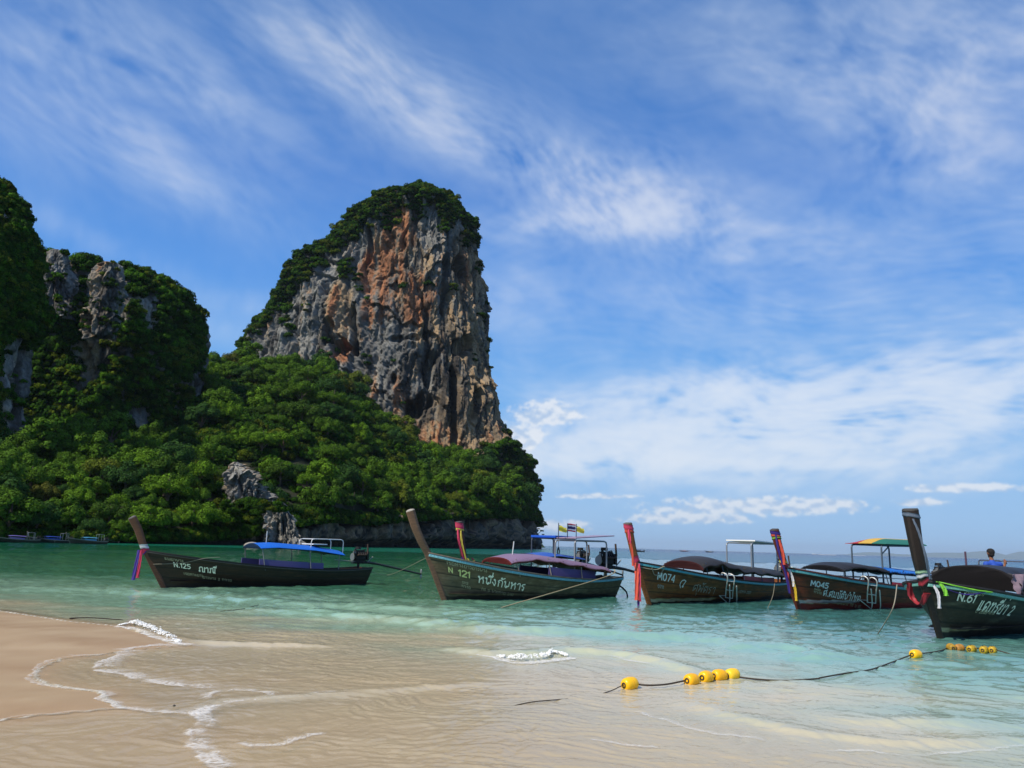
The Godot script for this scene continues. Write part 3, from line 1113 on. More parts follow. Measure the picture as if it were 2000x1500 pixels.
func build_forest() -> void:
	for k in 6:
		crowns.append(leafy(100 + k, 15 + k % 5, [5200, 4400, 6000, 3800, 5200, 4600][k], [0.04, 0.05, 0.036, 0.058, 0.042, 0.046][k], [0.75, 1.05, 0.55, 1.3, 0.8, 0.95][k]))
		trunks.append(trunk_mesh(40 + k))
	for k in 5:
		shrubs.append(leafy(200 + k, 9, 1300, 0.078, 0.6))
	var leaf := leaf_mat("shrub_leaves", Color.WHITE)
	# shrubs clinging to the three cliffs
	var ridge := [[470, 668], [488, 655], [510, 625], [528, 603], [552, 574], [604, 520], [642, 487], [678, 458], [710, 426], [742, 410], [794, 384], [832, 370], [866, 388], [892, 412], [920, 450], [936, 500]]
	var places := []
	var k0: Karst = karsts[0]
	for j in 60000:
		var o := rng.randi() % k0.spots.size()
		var s := k0.look[o]
		if s.x < 470 or s.x > 1060:
			continue
		var top: float = lookup(ridge, s.x)[1]
		var band := 24.0 if s.x < 640 else (26.0 if s.x < 740 else (42.0 if s.x < 910 else 20.0))
		var nz := nb.get_noise_2d(s.x * 0.028, s.y * 0.02)
		var go := s.y < top + band * (0.85 + nz * 0.75) and s.x < 930
		go = go or (spot(s, [[552, 590, 30, 22], [680, 520, 16, 34], [560, 640, 14, 20], [800, 420, 12, 20], [870, 440, 14, 14], [700, 560, 10, 26]]) > 0.25 and nz > -0.25)
		go = go or (s.x > 925 and s.y > 380 and rng.randf() < 0.05 and s.x > lookup(main_rows, s.y)[2] - 10.0)
		go = go or (s.y > 870 and s.x > 940 and (nz > -0.35 or rng.randf() < 0.3) and s.x < 1043 - (s.y - 930) * 0.1 and s.y < 1030)
		go = go or (s.y > 860 and s.x > 985 and s.x < 1046 and rng.randf() < 0.35 and s.y < 1000)
		go = go or (nz > 0.62 and rng.randf() < 0.10 and s.y > 420 and s.y < 840 and s.x < 930)
		if not go:
			continue
		var p := k0.spots[o]
		var sc := rng.randf_range(1.6, 4.0) * (1.5 if rng.randf() < 0.12 else 1.0)
		if s.y > 860 and rng.randf() < 0.5:
			sc *= 1.4
		places.append([Transform3D(Basis(Vector3.UP, rng.randf() * TAU).scaled(Vector3(sc, sc * rng.randf_range(0.8, 1.2), sc)), p + k0.norms[o] * 0.2 - Vector3(0, sc * 0.2, 0)), leaf_tint()])
		if places.size() > 3400:
			break
	print("main shrubs ", places.size())
	scatter("cliff_shrubs", shrubs, places, "green shrubs on the crown and ledges of the tall cliff", leaf)
	places = []
	var bare_mid := [[118, 545, 40, 62], [210, 580, 48, 78], [288, 615, 22, 38], [176, 700, 34, 54], [225, 690, 16, 24], [268, 820, 26, 30], [380, 750, 10, 40], [110, 545, 20, 30], [235, 860, 18, 12], [335, 620, 10, 14]]
	var bare_left := [[6, 428, 20, 26], [22, 765, 44, 112], [30, 620, 16, 30], [0, 560, 10, 30]]
	for kk in [1, 2, 3, 4]:
		var k1: Karst = karsts[kk]
		var bare: Array = bare_mid if kk == 1 else (bare_left if kk == 2 else [])
		var count := 0
		for j in 160000:
			var o := rng.randi() % k1.spots.size()
			var s := k1.look[o]
			if s.x < -30 or s.y > 900 or count > 3600:
				continue
			if spot(s, bare) > 0.0 and (rng.randf() < 0.985):
				continue
			if kk < 3 and nb.get_noise_2d(s.x * 0.03, s.y * 0.02) < -0.5:
				continue
			if kk > 2 and (count > 46 or (rng.randf() < 0.9 and s.y < 585 and nb.get_noise_2d(s.x * 0.06, s.y * 0.05) < 0.35)):
				continue
			count += 1
			var sc := rng.randf_range(1.2, 4.2) if kk != 2 else rng.randf_range(1.0, 3.2)
			if kk > 2:
				sc *= 0.5
			var p := k1.spots[o]
			var c := leaf_tint()
			places.append([Transform3D(Basis(Vector3.UP, rng.randf() * TAU).scaled(Vector3(sc, sc * rng.randf_range(0.8, 1.3), sc)), p + k1.norms[o] * 0.3 - Vector3(0, sc * 0.25, 0)), Color(c.r * 1.12, c.g * 1.12, c.b * 1.05)])
	scatter("cliff_shrubs", shrubs, places, "dense shrubs and creepers over the two darker cliffs", leaf)
	# undergrowth that closes the gaps between the trees
	places = []
	for j in 9500:
		var px := rng.randf_range(-140.0, 1044.0)
		var t := pow(rng.randf(), 0.8)
		if rng.randf() < 0.17:
			t = rng.randf_range(-0.004, 0.012)
		if px < 380 and t > 0.9:
			continue
		var p := land_pt(px, t)
		if spot(seen_at(p), [[478, 940, 36, 40], [550, 1042, 38, 22], [926, 945, 12, 14]]) > 0.0:
			continue
		var depth := -p.z
		var sc := clampf(depth * 0.0145, 2.0, 6.0) * rng.randf_range(0.6, 1.3)
		if t < 0.06:
			sc *= 0.8
		places.append([Transform3D(Basis(Vector3.UP, rng.randf() * TAU).scaled(Vector3(sc, sc * rng.randf_range(0.8, 1.3), sc)), p - Vector3(0, sc * 0.1, 0)), leaf_tint()])
	for j in 70:
		var p := pt(rng.randf_range(440.0, 560.0), rng.randf_range(978.0, 1018.0), rng.randf_range(160.0, 168.0))
		if seen_at(p).x > 505.0 and seen_at(p).y > 996.0:
			continue
		var sc := rng.randf_range(1.0, 2.2)
		places.append([Transform3D(Basis(Vector3.UP, rng.randf() * TAU).scaled(Vector3(sc, sc, sc)), p - Vector3(0, sc * 0.3, 0)), leaf_tint()])
	scatter("undergrowth", shrubs, places, "low green undergrowth between the trees of the slope", leaf)
	plant_trees()

func plant_trees() -> void:
	var kinds := [
		["deep green", Color(0.27, 0.385, 0.13)], ["mid green", Color(0.315, 0.45, 0.13)], ["bright green", Color(0.375, 0.52, 0.135)], ["olive green", Color(0.40, 0.455, 0.16)],
		["brownish", Color(0.385, 0.40, 0.165)], ["dark blue-green", Color(0.22, 0.35, 0.165)],
	]
	var bark := mat("bark", rgb(112, 100, 84), 0.95, "wood")
	var list := []
	for row in 15:
		var t := row / 14.0
		var cols := 27
		for a in cols:
			var px := lerpf(-25.0, 1040.0, (a + rng.randf_range(0.05, 0.95) + (0.5 if row % 2 else 0.0)) / (cols + 0.5))
			var tt := clampf(t + rng.randf_range(-0.035, 0.035), 0.012, 1.06)
			if px < 385 and tt > 0.86:
				continue
			if px > 1000 and tt > 0.6:
				continue
			var p := land_pt(px, tt)
			var s := seen_at(p)
			if spot(s, [[480, 948, 38, 48], [551, 1050, 42, 36], [926, 955, 10, 18]]) > 0.0:
				continue
			list.append([px, tt, p])
	# the front rows near the beach are the largest; thin the list to what stands apart
	var placed := []
	for it in list:
		var depth: float = -it[2].z
		var r := clampf(2.3 + depth * 0.0115, 3.0, 7.2) * rng.randf_range(0.66, 1.42)
		var s := seen_at(it[2])
		var ok := true
		for q in placed:
			if absf(q[0].x - s.x) < (r + q[1]) / depth * 385.0 and absf(q[0].y - s.y) < (r + q[1]) / depth * 215.0:
				ok = false
				break
		if ok:
			placed.append([s, r, it[2], depth, it[1]])
	print("trees ", placed.size())
	# who stands where: for labels
	var zones := [[-60, 90, "above the three beached boats"], [90, 235, "left of the black prow"], [235, 425, "behind the black prow"], [425, 600, "around the pale grey outcrop"],
		[600, 735, "right of the pale outcrop"], [735, 860, "below the cliff's cave"], [860, 960, "above the second prow"], [960, 1100, "at the cliff's seaward tip"]]
	var bands := [[0.1, "at the water's edge"], [0.4, "on the lower slope"], [0.7, "halfway up the slope"], [9.0, "high on the slope"]]
	var tallies := {}
	var entries := []
	placed.sort_custom(func(x, y): return x[0].x < y[0].x)
	for q in placed:
		var zone := ""
		for z in zones:
			if q[0].x >= z[0] and q[0].x < z[1]:
				zone = z[2]
		var band := ""
		for b in bands:
			if q[4] < b[0]:
				band = b[1]
				break
		var w := fbm(q[2].x * 0.05, 8.0, q[2].z * 0.05) + rng.randf_range(-0.5, 0.5)
		var kind := 1
		if w > 0.32: kind = 2
		elif w > 0.27: kind = 3
		elif w < -0.42: kind = 5
		elif w < -0.2: kind = 0
		if rng.randf() < 0.02: kind = 4
		var key := "%d|%s|%s" % [kind, band, zone]
		tallies[key] = tallies.get(key, 0) + 1
		entries.append([q, kind, band, zone, key, tallies[key]])
	var order := ["leftmost", "second", "third", "fourth", "fifth", "sixth", "seventh", "eighth", "ninth", "tenth", "eleventh", "twelfth"]
	for e in entries:
		var q: Array = e[0]
		var many: int = tallies[e[4]]
		var lab: String = "%s tree %s %s" % [kinds[e[1]][0], e[2], e[3]]
		if many > 1:
			lab = "%s %s tree %s %s" % [order[mini(e[5] - 1, 11)], kinds[e[1]][0], e[2], e[3]]
		var t := thing("tree", lab, "tree", "trees on the slope below the cliffs")
		var r: float = q[1]
		var lift := r * rng.randf_range(0.3, 0.7)
		if q[4] < 0.05:
			lift = r * 0.35
		t.position = q[2] - Vector3(0, 0.3, 0)
		t.rotation.y = rng.randf() * TAU
		var v := rng.randi() % 6
		var tr := put("trunk", trunks[v], bark, t)
		tr.scale = Vector3(r, lift + r * 0.8, r)
		var cr := put("crown", crowns[v], leaf_mat("leaves_" + kinds[e[1]][0].replace(" ", "_"), kinds[e[1]][1]), t)
		cr.position = Vector3(0, lift, 0)
		cr.scale = Vector3(r, r * rng.randf_range(0.85, 1.15), r)
	# a lone tree leaning out over the sea from the cliff's tip
	var lone := thing("tree", "lone small tree leaning over the sea from the cliff's tip", "tree")
	lone.position = pt(1046, 1046, 440.0)
	var mb := MB.new()
	mb.tube([Vector3(-3, -1.5, 0), Vector3(0.5, 0.3, 0), Vector3(3.2, 2.6, 0)], [0.35, 0.25, 0.12], 6)
	put("trunk", mb, bark, lone)
	for b in [[3.6, 2.8, 1.5], [1.8, 3.9, 1.2], [4.3, 0.9, 1.1]]:
		var cr := put("crown", shrubs[2], leaf_mat("leaves_mid_green", kinds[1][1]), lone)
		cr.position = Vector3(b[0], b[1] - 0.5, 0)
		cr.scale = Vector3(b[2], b[2] * 0.8, b[2])

# ------------------------------------------------------------------ hand-painted lettering: strokes in tenths of the letter height
var glyphs := {
	"N": ["6", "0,0 0,10 6,0 6,10"], "M": ["8", "0,0 1,10 4,3 7,10 8,0"], "0": ["6", "3,0 1,1 0,4 0,6 1,9 3,10 5,9 6,6 6,4 5,1 3,0"], "1": ["3", "0,8 2,10 2,0"],
	"2": ["6", "0,8 1,10 4,10 6,8 5,6 0,0 6,0"], "4": ["6", "5,0 5,10 0,3 6,3"], "5": ["6", "6,10 1,10 1,6 4,6 6,4 5,1 2,0 0,1"], "6": ["6", "5,10 2,9 0,5 0,2 2,0 4,0 6,2 6,4 4,6 2,6 0,4"],
	"7": ["6", "0,10 6,10 2,0"], ".": ["2", "1,0 1,1"], " ": ["5", ""], "/": ["4", "0,0 4,10"],
	"ญ": ["12", "3,1 2,2 1,1 2,0 3,1 2,4 2,8 4,10 7,10 8,8 8,0 12,0 12,10"], "า": ["6", "0,8 2,10 4,10 5,8 5,0"],
	"ณ": ["12", "2,1 1,2 0,1 1,0 2,1 2,8 1,10;2,8 4,10 6,10 7,8 7,2 9,0 10,2 8,3 7,2;10,2 12,0;11,1 11,10"], "ี": ["0", "-7,12 -5,14 -2,13 -1,12 -7,12;-1,12 -1,16"],
	"ิ": ["0", "-7,12 -5,14 -2,13 -1,12 -7,12"], "ึ": ["0", "-7,12 -5,14 -2,13 -1,12 -7,12;-1,13 0,14 -1,15 -2,14"], "่": ["0", "-1,16 -1,19"], "ั": ["0", "-6,13 -5,12 -4,13 -5,14 -6,13;-4,12 0,14"],
	"ุ": ["0", "-2,-2 -1,-3 -1,-6"], "ห": ["9", "0,9 1,10 2,9 1,8 0,9;2,9 2,0;2,4 6,9 7,10 8,9 7,8 6,9 8,4 8,0"], "น": ["9", "0,9 1,10 2,9 1,8 0,9;2,9 2,2 4,0 6,2 5,3 4,2;6,2 8,3 8,10"],
	"ง": ["7", "2,9 3,10 4,9 3,8 2,9;4,9 5,4 4,0 0,5"], "ก": ["8", "1,0 1,6 2,7 0,8 2,10 5,10 7,8 7,0"], "ร": ["6", "2,1 3,2 4,1 3,0 2,1;4,1 4,5 0,7 1,9 5,10"],
	"ว": ["6", "2,1 3,2 4,1 3,0 2,1;4,1 5,6 4,9 2,10 0,9"], "ส": ["8", "2,4 3,5 4,4 3,3 2,4;3,3 0,0 0,7 2,9 5,9 7,7 7,0;5,9 8,11"], "พ": ["9", "2,9 1,10 0,9 1,8 2,9 1,0 4,7 7,0 8,10"],
	"ต": ["8", "4,4 3,5 2,4 3,3 4,4;3,3 1,0 0,7 2,10 4,8 6,10 7,8 7,0"], "ม": ["9", "0,9 1,10 2,9 1,8 0,9;2,9 2,2 1,0 0,1 2,2 8,0 8,10"], "บ": ["8", "0,9 1,10 2,9 1,8 0,9;2,9 2,0 7,0 7,10"],
	"ำ": ["7", "-1,13 0,14 1,13 0,12 -1,13;1,8 3,10 5,10 6,8 6,0"], "โ": ["4", "2,0 1,1 2,2 2,13 0,15 4,14"], "ช": ["9", "2,6 3,7 2,8 1,7 2,6 0,9 1,10 3,9 3,0 7,0 7,8 9,10"],
	"ด": ["9", "5,3 6,2 5,1 4,2 5,3;5,3 8,9 5,10 2,9 0,6 0,3 2,0"], "ค": ["8", "4,4 3,5 2,4 3,3 4,4;3,3 1,0 0,7 2,10 5,10 7,8 7,0"], "แ": ["6", "1,1 0,0 0,10;1,1 0,2;4,1 3,0 3,10;4,1 3,2"], "ท": ["9", "0,9 1,10 2,9 1,8 0,9;2,9 2,0;2,6 5,10 7,9 8,7 8,0"],
	"ย": ["8", "1,9 2,10 3,9 2,8 1,9;1,8 0,6 2,5 0,3 1,0 7,0 7,10"], "เ": ["3", "1,1 0,0 0,10;1,1 0,2"], "อ": ["8", "0,5 1,6 2,5 1,4 0,5;0,4 1,0 7,0 7,8 5,10 2,10 0,8"],
}

class Hull:
	var L := 8.0
	var B := 0.85
	var gs := 0.56
	var gb := 1.25
	var stem := PackedVector2Array()      # keel to gunwale join to tip
	var join := 2                         # index of the gunwale join
	var quick := 1.1

	func stem_x(y: float) -> float:
		for k in range(1, join + 1):
			if y <= stem[k].y or k == join:
				var t := (y - stem[k - 1].y) / (stem[k].y - stem[k - 1].y)
				return lerpf(stem[k - 1].x, stem[k].x, t)
		return 0.0

	func sheer(x: float) -> float:
		var t := clampf((x - stem[join].x) / (L - stem[join].x), 0.0, 1.0)
		return gs + (gb - gs) * pow(1.0 - t, 2.3) + 0.10 * pow(maxf(t - 0.72, 0.0) / 0.28, 2.0)

	func beam(x: float) -> float:
		var d := maxf(0.0, x - stem[join].x)
		var t := d / (L - stem[join].x)
		return B * (1.0 - exp(-d / quick)) * (1.0 - 0.42 * smoothstep(0.55, 1.0, t)) + 0.05

	func at(u: float, v: float, inset := 0.0) -> Vector3:
		var xg := lerpf(stem[join].x, L, u)
		var yg := sheer(xg)
		var y := lerpf(-0.35, yg, v)
		var x := lerpf(stem_x(y), L - 0.25 * (1.0 - v), u)
		var e := lerpf(1.25, 0.42, smoothstep(0.0, 0.55, u))
		var w := beam(xg) * pow(maxf(v, 0.0001), e) * 0.97 + 0.03 * v
		return Vector3(x, y, maxf(w - inset, 0.01))

	# a place on the painted side: metres aft of the join, metres under the sheer
	func on(l: float, dn: float, out := 0.017) -> Vector3:
		var u := clampf(l / (L - stem[join].x), 0.0, 1.0)
		var yg := sheer(lerpf(stem[join].x, L, u))
		var v := 1.0 - dn / (yg + 0.35)
		var p := at(u, v)
		var n := (at(u + 0.01, v) - p).cross(at(u, v + 0.02) - p).normalized()
		if n.z < 0.0:
			n = -n
		return p + n * out

	func stem_at(q: float) -> Array:
		# q: 0 at the join, 1 at the tip -> point, along, forward, half width, front, back
		var m := stem.size() - 1 - join
		var f := q * m
		var k := mini(int(f), m - 1) + join
		var t := f - (k - join)
		var p := stem[k].lerp(stem[k + 1], t)
		var d := (stem[k + 1] - stem[k]).normalized()
		var w := lerpf(0.085, 0.135, q) * (B / 0.85)
		return [Vector3(p.x, p.y, 0), Vector3(d.x, d.y, 0), Vector3(-d.y, d.x, 0), w, lerpf(0.09, 0.12, q), lerpf(0.10, 0.11, q)]

func section(p: Vector3, f: Vector3, w: float, a: float, b: float) -> PackedVector3Array:
	return PackedVector3Array([p + f * a + Vector3(0, 0, 0.025), p + f * (a - 0.07) + Vector3(0, 0, w * 0.72), p - f * b * 0.3 + Vector3(0, 0, w), p - f * b + Vector3(0, 0, w * 0.9),
		p - f * b - Vector3(0, 0, w * 0.9), p - f * b * 0.3 - Vector3(0, 0, w), p + f * (a - 0.07) - Vector3(0, 0, w * 0.72), p + f * a - Vector3(0, 0, 0.025)])

func paint_text(mb: MB, h: Hull, text: String, l: float, dn: float, size: float, wide := 1.0, pen := 0.016, slant := 0.12, side := 1.0) -> void:
	var x0 := l
	for ch in text:
		var g: Array = glyphs.get(ch, ["4", ""])
		for stroke in str(g[1]).split(";", false):
			var pts := []
			for q in stroke.split(" ", false):
				var xy := q.split_floats(",")
				pts.append([x0 + (xy[0] * wide + xy[1] * slant) * size * 0.1, dn - xy[1] * size * 0.1])
			for k in pts.size() - 1:
				var a := Vector2(pts[k][0], pts[k][1])
				var b := Vector2(pts[k + 1][0], pts[k + 1][1])
				var d := (b - a).normalized()
				var o := Vector2(-d.y, d.x) * pen * 0.5
				var steps := 1 + int(a.distance_to(b) / 0.08)
				for j in steps:
					var p := a.lerp(b, float(j) / steps) - d * pen * 0.3
					var q := a.lerp(b, float(j + 1) / steps) + d * pen * 0.3
					var f := []
					for c in [p + o, q + o, q - o, p - o]:
						var w: Vector3 = h.on(c.x, c.y)
						f.append(w * Vector3(1, 1, side))
					var nn: Vector3 = (f[2] - f[0]).cross(f[3] - f[1]).normalized()
					if nn.z * side < 0.0:
						nn = -nn
					mb.face(f, nn)
		x0 += (float(g[0]) * wide + (2.2 if float(g[0]) > 0.0 else 0.0)) * size * 0.1

func strip(mb: MB, path: Array, across: Vector3, w0: float, w1: float, thick := 0.006) -> void:
	# a hanging cloth with folds
	var rows := []
	for k in path.size():
		var t: Vector3 = (path[mini(k + 1, path.size() - 1)] - path[maxi(k - 1, 0)]).normalized()
		var o := t.cross(across).normalized()
		var w := lerpf(w0, w1, float(k) / (path.size() - 1)) * (1.0 + 0.12 * sin(k * 2.1))
		var row := PackedVector3Array()
		for j in 7:
			var s := (j / 3.0) - 1.0
			row.append(path[k] + across * s * w + o * (thick + 0.25 * w * sin(s * 4.0 + k * 0.5)))
		for j in 7:
			var s := 1.0 - (j / 3.0)
			row.append(path[k] + across * s * w + o * (-thick + 0.25 * w * sin(s * 4.0 + k * 0.5)))
		rows.append(row)
	mb.grid(rows, true)
	mb.face(Array(rows[-1]), (path[-1] - path[-2]).normalized())

func curve(pts: Array, n := 12) -> Array:
	# smooth path through points
	var o := []
	for k in pts.size() - 1:
		var p0: Vector3 = pts[maxi(k - 1, 0)]
		var p3: Vector3 = pts[mini(k + 2, pts.size() - 1)]
		for j in n:
			o.append(pts[k].cubic_interpolate(pts[k + 1], p0, p3, float(j) / n))
	o.append(pts[-1])
	return o

func boat_place(t: Node3D, bow: Vector2, ax: Vector2, k := 1.0) -> void:
	var p := sea_pt(bow.x, bow.y)
	var d := Vector3(ax.x, 0, -ax.y).normalized()
	t.transform = Transform3D(Basis(d * k, Vector3.UP * k, d.cross(Vector3.UP) * k), Vector3(p.x, 0, p.z))

func make_hull(t: Node3D, h: Hull, o: Dictionary) -> void:
	var low: Color = o.hull
	var high: Color = o.get("hull_top", low)
	var wood := vmat("hull_planks", 0.62, "wood", 1.2, Vector3(0.5, 2.8, 2.8))
	var mb := MB.new()
	var nu := 64
	var nv: int = o.get("fine", 46)
	for side in [1.0, -1.0]:
		var rows := []
		var cols := []
		for a in nu + 1:
			var u := pow(float(a) / nu, 1.35)
			var row := PackedVector3Array()
			var crow := PackedColorArray()
			for b in nv + 1:
				var v := float(b) / nv
				var p := h.at(u, v)
				# four planks, each lapping a little over the one below it
				var lap := v * 4.5
				p.z += 0.010 * (lap - floorf(lap)) * (0.2 + 0.8 * smoothstep(0.02, 0.2, u))
				var wear := fbm(p.x * 0.9 + o.get("seed", 0.0), p.y * 3.5, side)
				var c := low.lerp(high, clampf((v - 0.45) * 1.6 + wear * 1.4, 0.0, 1.0))
				c = c.lerp(o.get("patch", low), clampf(wear * 2.2 - 0.2, 0.0, 0.75))
				if lap - floorf(lap) < 0.1 and v > 0.1 and o.get("fine", 46) > 20:
					c = c.darkened(0.45)
				if p.y < 0.10 + wear * 0.12:
					c = c.lerp(o.get("foot", rgb(34, 30, 26)), 0.85)
				if o.has("stripe"):
					var st: Array = o.stripe     # colour, low, high, length
					if p.y > st[1] and p.y < st[2] - 0.05 * u and p.x < st[3]:
						c = st[0]
					elif p.y <= st[1] and o.has("boot"):
						c = o.boot
				p.z *= side
				row.append(p)
				crow.append(c)
			rows.append(row)
			cols.append(crow)
		mb.grid(rows, false, Vector3(0, 0, side), cols)
		# inner face
		var inner := []
		for a in nu + 1:
			var u := lerpf(0.02, 0.995, float(a) / nu)
			var row := PackedVector3Array()
			for b in 7:
				var v := lerpf(0.42, 0.995, b / 6.0)
				var p := h.at(u, v, 0.045)
				p.z *= side
				row.append(p)
			inner.append(row)
		mb.col = o.get("inside", rgb(70, 52, 40))
		mb.grid(inner, false, Vector3(0, 0, -side))
	# transom
	mb.col = low
	var ring := []
	for b in range(0, nv + 1, 2):
		ring.append(h.at(1.0, float(b) / nv))
	for b in range(nv, -1, -2):
		ring.append(h.at(1.0, float(b) / nv) * Vector3(1, 1, -1))
	mb.face(ring, Vector3(1, -0.15, 0).normalized())
	var back := []
	for p in ring:
		back.append(p - Vector3(0.05, 0, 0))
	mb.face(back, Vector3(-1, 0, 0))
	put("hull", mb, wood, t)
	# gunwales and rub rails
	for side in [1.0, -1.0]:
		var top := []
		var rail := []
		for a in 49:
			var u := lerpf(0.0, 1.0, a / 48.0)
			var p := h.at(u, 1.0)
			p.z *= side
			var q := PackedVector3Array()
			for c in [[-0.05, -0.012], [0.018, -0.012], [0.018, 0.024], [-0.05, 0.024]]:
				q.append(p + Vector3(0, c[1], c[0] * side))
			top.append(q)
			var d: float = o.get("rail_h", 0.075)
			var r := h.at(u, 1.0 - (0.022 + d * 0.5) / (p.y + 0.35))
			r.z *= side
			q = PackedVector3Array()
			for c in [[-0.01, -d * 0.5], [0.022, -d * 0.42], [0.028, 0.0], [0.022, d * 0.42], [-0.01, d * 0.5]]:
				q.append(r + Vector3(0, c[1], c[0] * side))
			rail.append(q)
		mb = MB.new()
		mb.sweep(top)
		put("gunwale", mb, mat("gunwale_" + str(o.get("cap_name", "brown")), o.get("cap", rgb(112, 92, 78)), 0.7, "wood"), t)
		mb = MB.new()
		mb.sweep(rail)
		put("rub_rail", mb, mat("rail_" + str(o.get("rail_name", "turquoise")), o.get("rail", rgb(92, 170, 186)), 0.5, "fine"), t)
	# floor and foredeck
	mb = MB.new()
	var rows := []
	for a in 25:
		var u := lerpf(0.06, 0.99, a / 24.0)
		var w := maxf(h.at(u, 0.62).z - 0.05, 0.02)
		var x := h.at(u, 0.62).x
		rows.append(PackedVector3Array([Vector3(x, 0.2, -w), Vector3(x, 0.2, 0), Vector3(x, 0.2, w)]))
	mb.grid(rows, false, Vector3.UP)
	put("floor", mb, mat("deck_boards", rgb(92, 72, 54), 0.8, "wood"), t)
	mb = MB.new()
	rows = []
	for a in 9:
		var u := lerpf(0.005, 0.15, a / 8.0)
		var p := h.at(u, 1.0, 0.04)
		rows.append(PackedVector3Array([p * Vector3(1, 1, -1) - Vector3(0, 0.035, 0), Vector3(p.x, p.y - 0.015, 0), p - Vector3(0, 0.035, 0)]))
	mb.grid(rows, false, Vector3.UP)
	put("foredeck", mb, mat("deck_boards", rgb(92, 72, 54), 0.8, "wood"), t)
	for k in 5:
		var u := 0.24 + k * 0.15
		var p := h.at(u, 0.86, 0.05)
		mb = MB.new()
		mb.box(Vector3(p.x, p.y - 0.06, 0), Vector3(0.24, 0.04, p.z * 2.0))
		put("thwart", mb, mat("thwart_wood", o.get("seat", rgb(110, 80, 60)), 0.7, "wood"), t)
	# the stem with its upswept head
	mb = MB.new()
	rows = []
	for k in h.join:
		var p := h.stem[k]
		var d := (h.stem[k + 1] - p).normalized()
		rows.append(section(Vector3(p.x, p.y, 0), Vector3(-d.y, d.x, 0), 0.06, 0.09, 0.06))
	for k in 15:
		var s := h.stem_at(k / 14.0)
		rows.append(section(s[0], s[2], s[3], s[4], s[5]))
	mb.sweep(rows)
	var stem := put("stem_post", mb, mat("stem_" + str(o.get("stem_name", "brown")), o.get("stem_col", rgb(98, 60, 40)), 0.6, "wood"), t)
	var s := h.stem_at(1.0)
	mb = MB.new()
	mb.sweep([section(s[0] + s[1] * 0.002, s[2], s[3] * 0.97, s[4] * 0.97, s[5] * 0.97), section(s[0] + s[1] * 0.03, s[2], s[3] * 0.9, s[4] * 0.9, s[5] * 0.9)])
	put("end_grain", mb, mat("end_grain_" + str(o.get("tip_name", "grey")), o.get("tip", rgb(150, 140, 126)), 0.85, "fine"), stem)

func make_canopy(t: Node3D, h: Hull, spec: Dictionary) -> void:
	# spec: line = [[x, y] ...] along the boat, hw, crown, top and under colours, sag, posts, called
	var line: Array = spec.line
	var rows := []
	var cols := []
	var n := 30
	var top: Color = spec.top
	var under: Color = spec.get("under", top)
	for a in n + 1:
		var x := lerpf(line[0][0], line[-1][0], float(a) / n)
		var y: float = lookup(line, x)[1]
		var row := PackedVector3Array()
		var crow := PackedColorArray()
		for b in 13:
			var w := b / 6.0 - 1.0
			var sag: float = spec.get("sag", 0.0) * pow(absf(w), 6.0) * (0.5 + 0.5 * absf(sin(x * 3.1)) + 0.4 * fbm(x * 2.0, w, 3.0))
			row.append(Vector3(x, y + spec.crown * (1.0 - w * w) - sag, w * spec.hw))
			crow.append(top)
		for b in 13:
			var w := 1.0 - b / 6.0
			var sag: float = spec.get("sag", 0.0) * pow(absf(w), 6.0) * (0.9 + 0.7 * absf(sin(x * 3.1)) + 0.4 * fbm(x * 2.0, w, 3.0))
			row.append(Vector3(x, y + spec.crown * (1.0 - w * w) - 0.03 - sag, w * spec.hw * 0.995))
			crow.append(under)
		rows.append(row)
		cols.append(crow)
	var mb := MB.new()
	mb.grid(rows, true, Vector3.ZERO, cols)
	mb.col = under
	mb.face(Array(rows[0]), Vector3(-1, 0, 0))
	mb.face(Array(rows[-1]), Vector3(1, 0, 0))
	put(spec.get("called", "canopy"), mb, vmat("canopy_cloth", 0.55, "cloth", 0.4, Vector3(2, 2, 2)), t)
	for x in spec.get("posts", []):
		for side in [1.0, -1.0]:
			var u := clampf((x - h.stem[h.join].x) / (h.L - h.stem[h.join].x), 0.0, 1.0)
			var g := h.at(u, 0.97, 0.05)
			g.z *= side
			var up := Vector3(x + 0.03, lookup(line, x)[1] + spec.crown * 0.1, spec.hw * 0.93 * side)
			mb = MB.new()
			mb.tube([g - Vector3(0, 0.12, 0), up], spec.get("post_r", 0.018), 6)
			put("canopy_post", mb, mat(str(spec.get("post_name", "steel_posts")), spec.get("post", rgb(120, 122, 124)), 0.45, "", 0.3), t)
	# cross ribs under the cloth
	for k in spec.get("ribs", 3):
		var x := lerpf(line[0][0] + 0.1, line[-1][0] - 0.1, float(k) / maxf(1.0, spec.get("ribs", 3) - 1.0))
		var path := []
		for b in 9:
			var w := b / 4.0 - 1.0
			path.append(Vector3(x, lookup(line, x)[1] + spec.crown * (1.0 - w * w) - 0.045, w * spec.hw * 0.97))
		mb = MB.new()
		mb.tube(path, 0.014, 5)
		put("canopy_rib", mb, mat("canopy_ribs", rgb(60, 56, 52), 0.6), t)

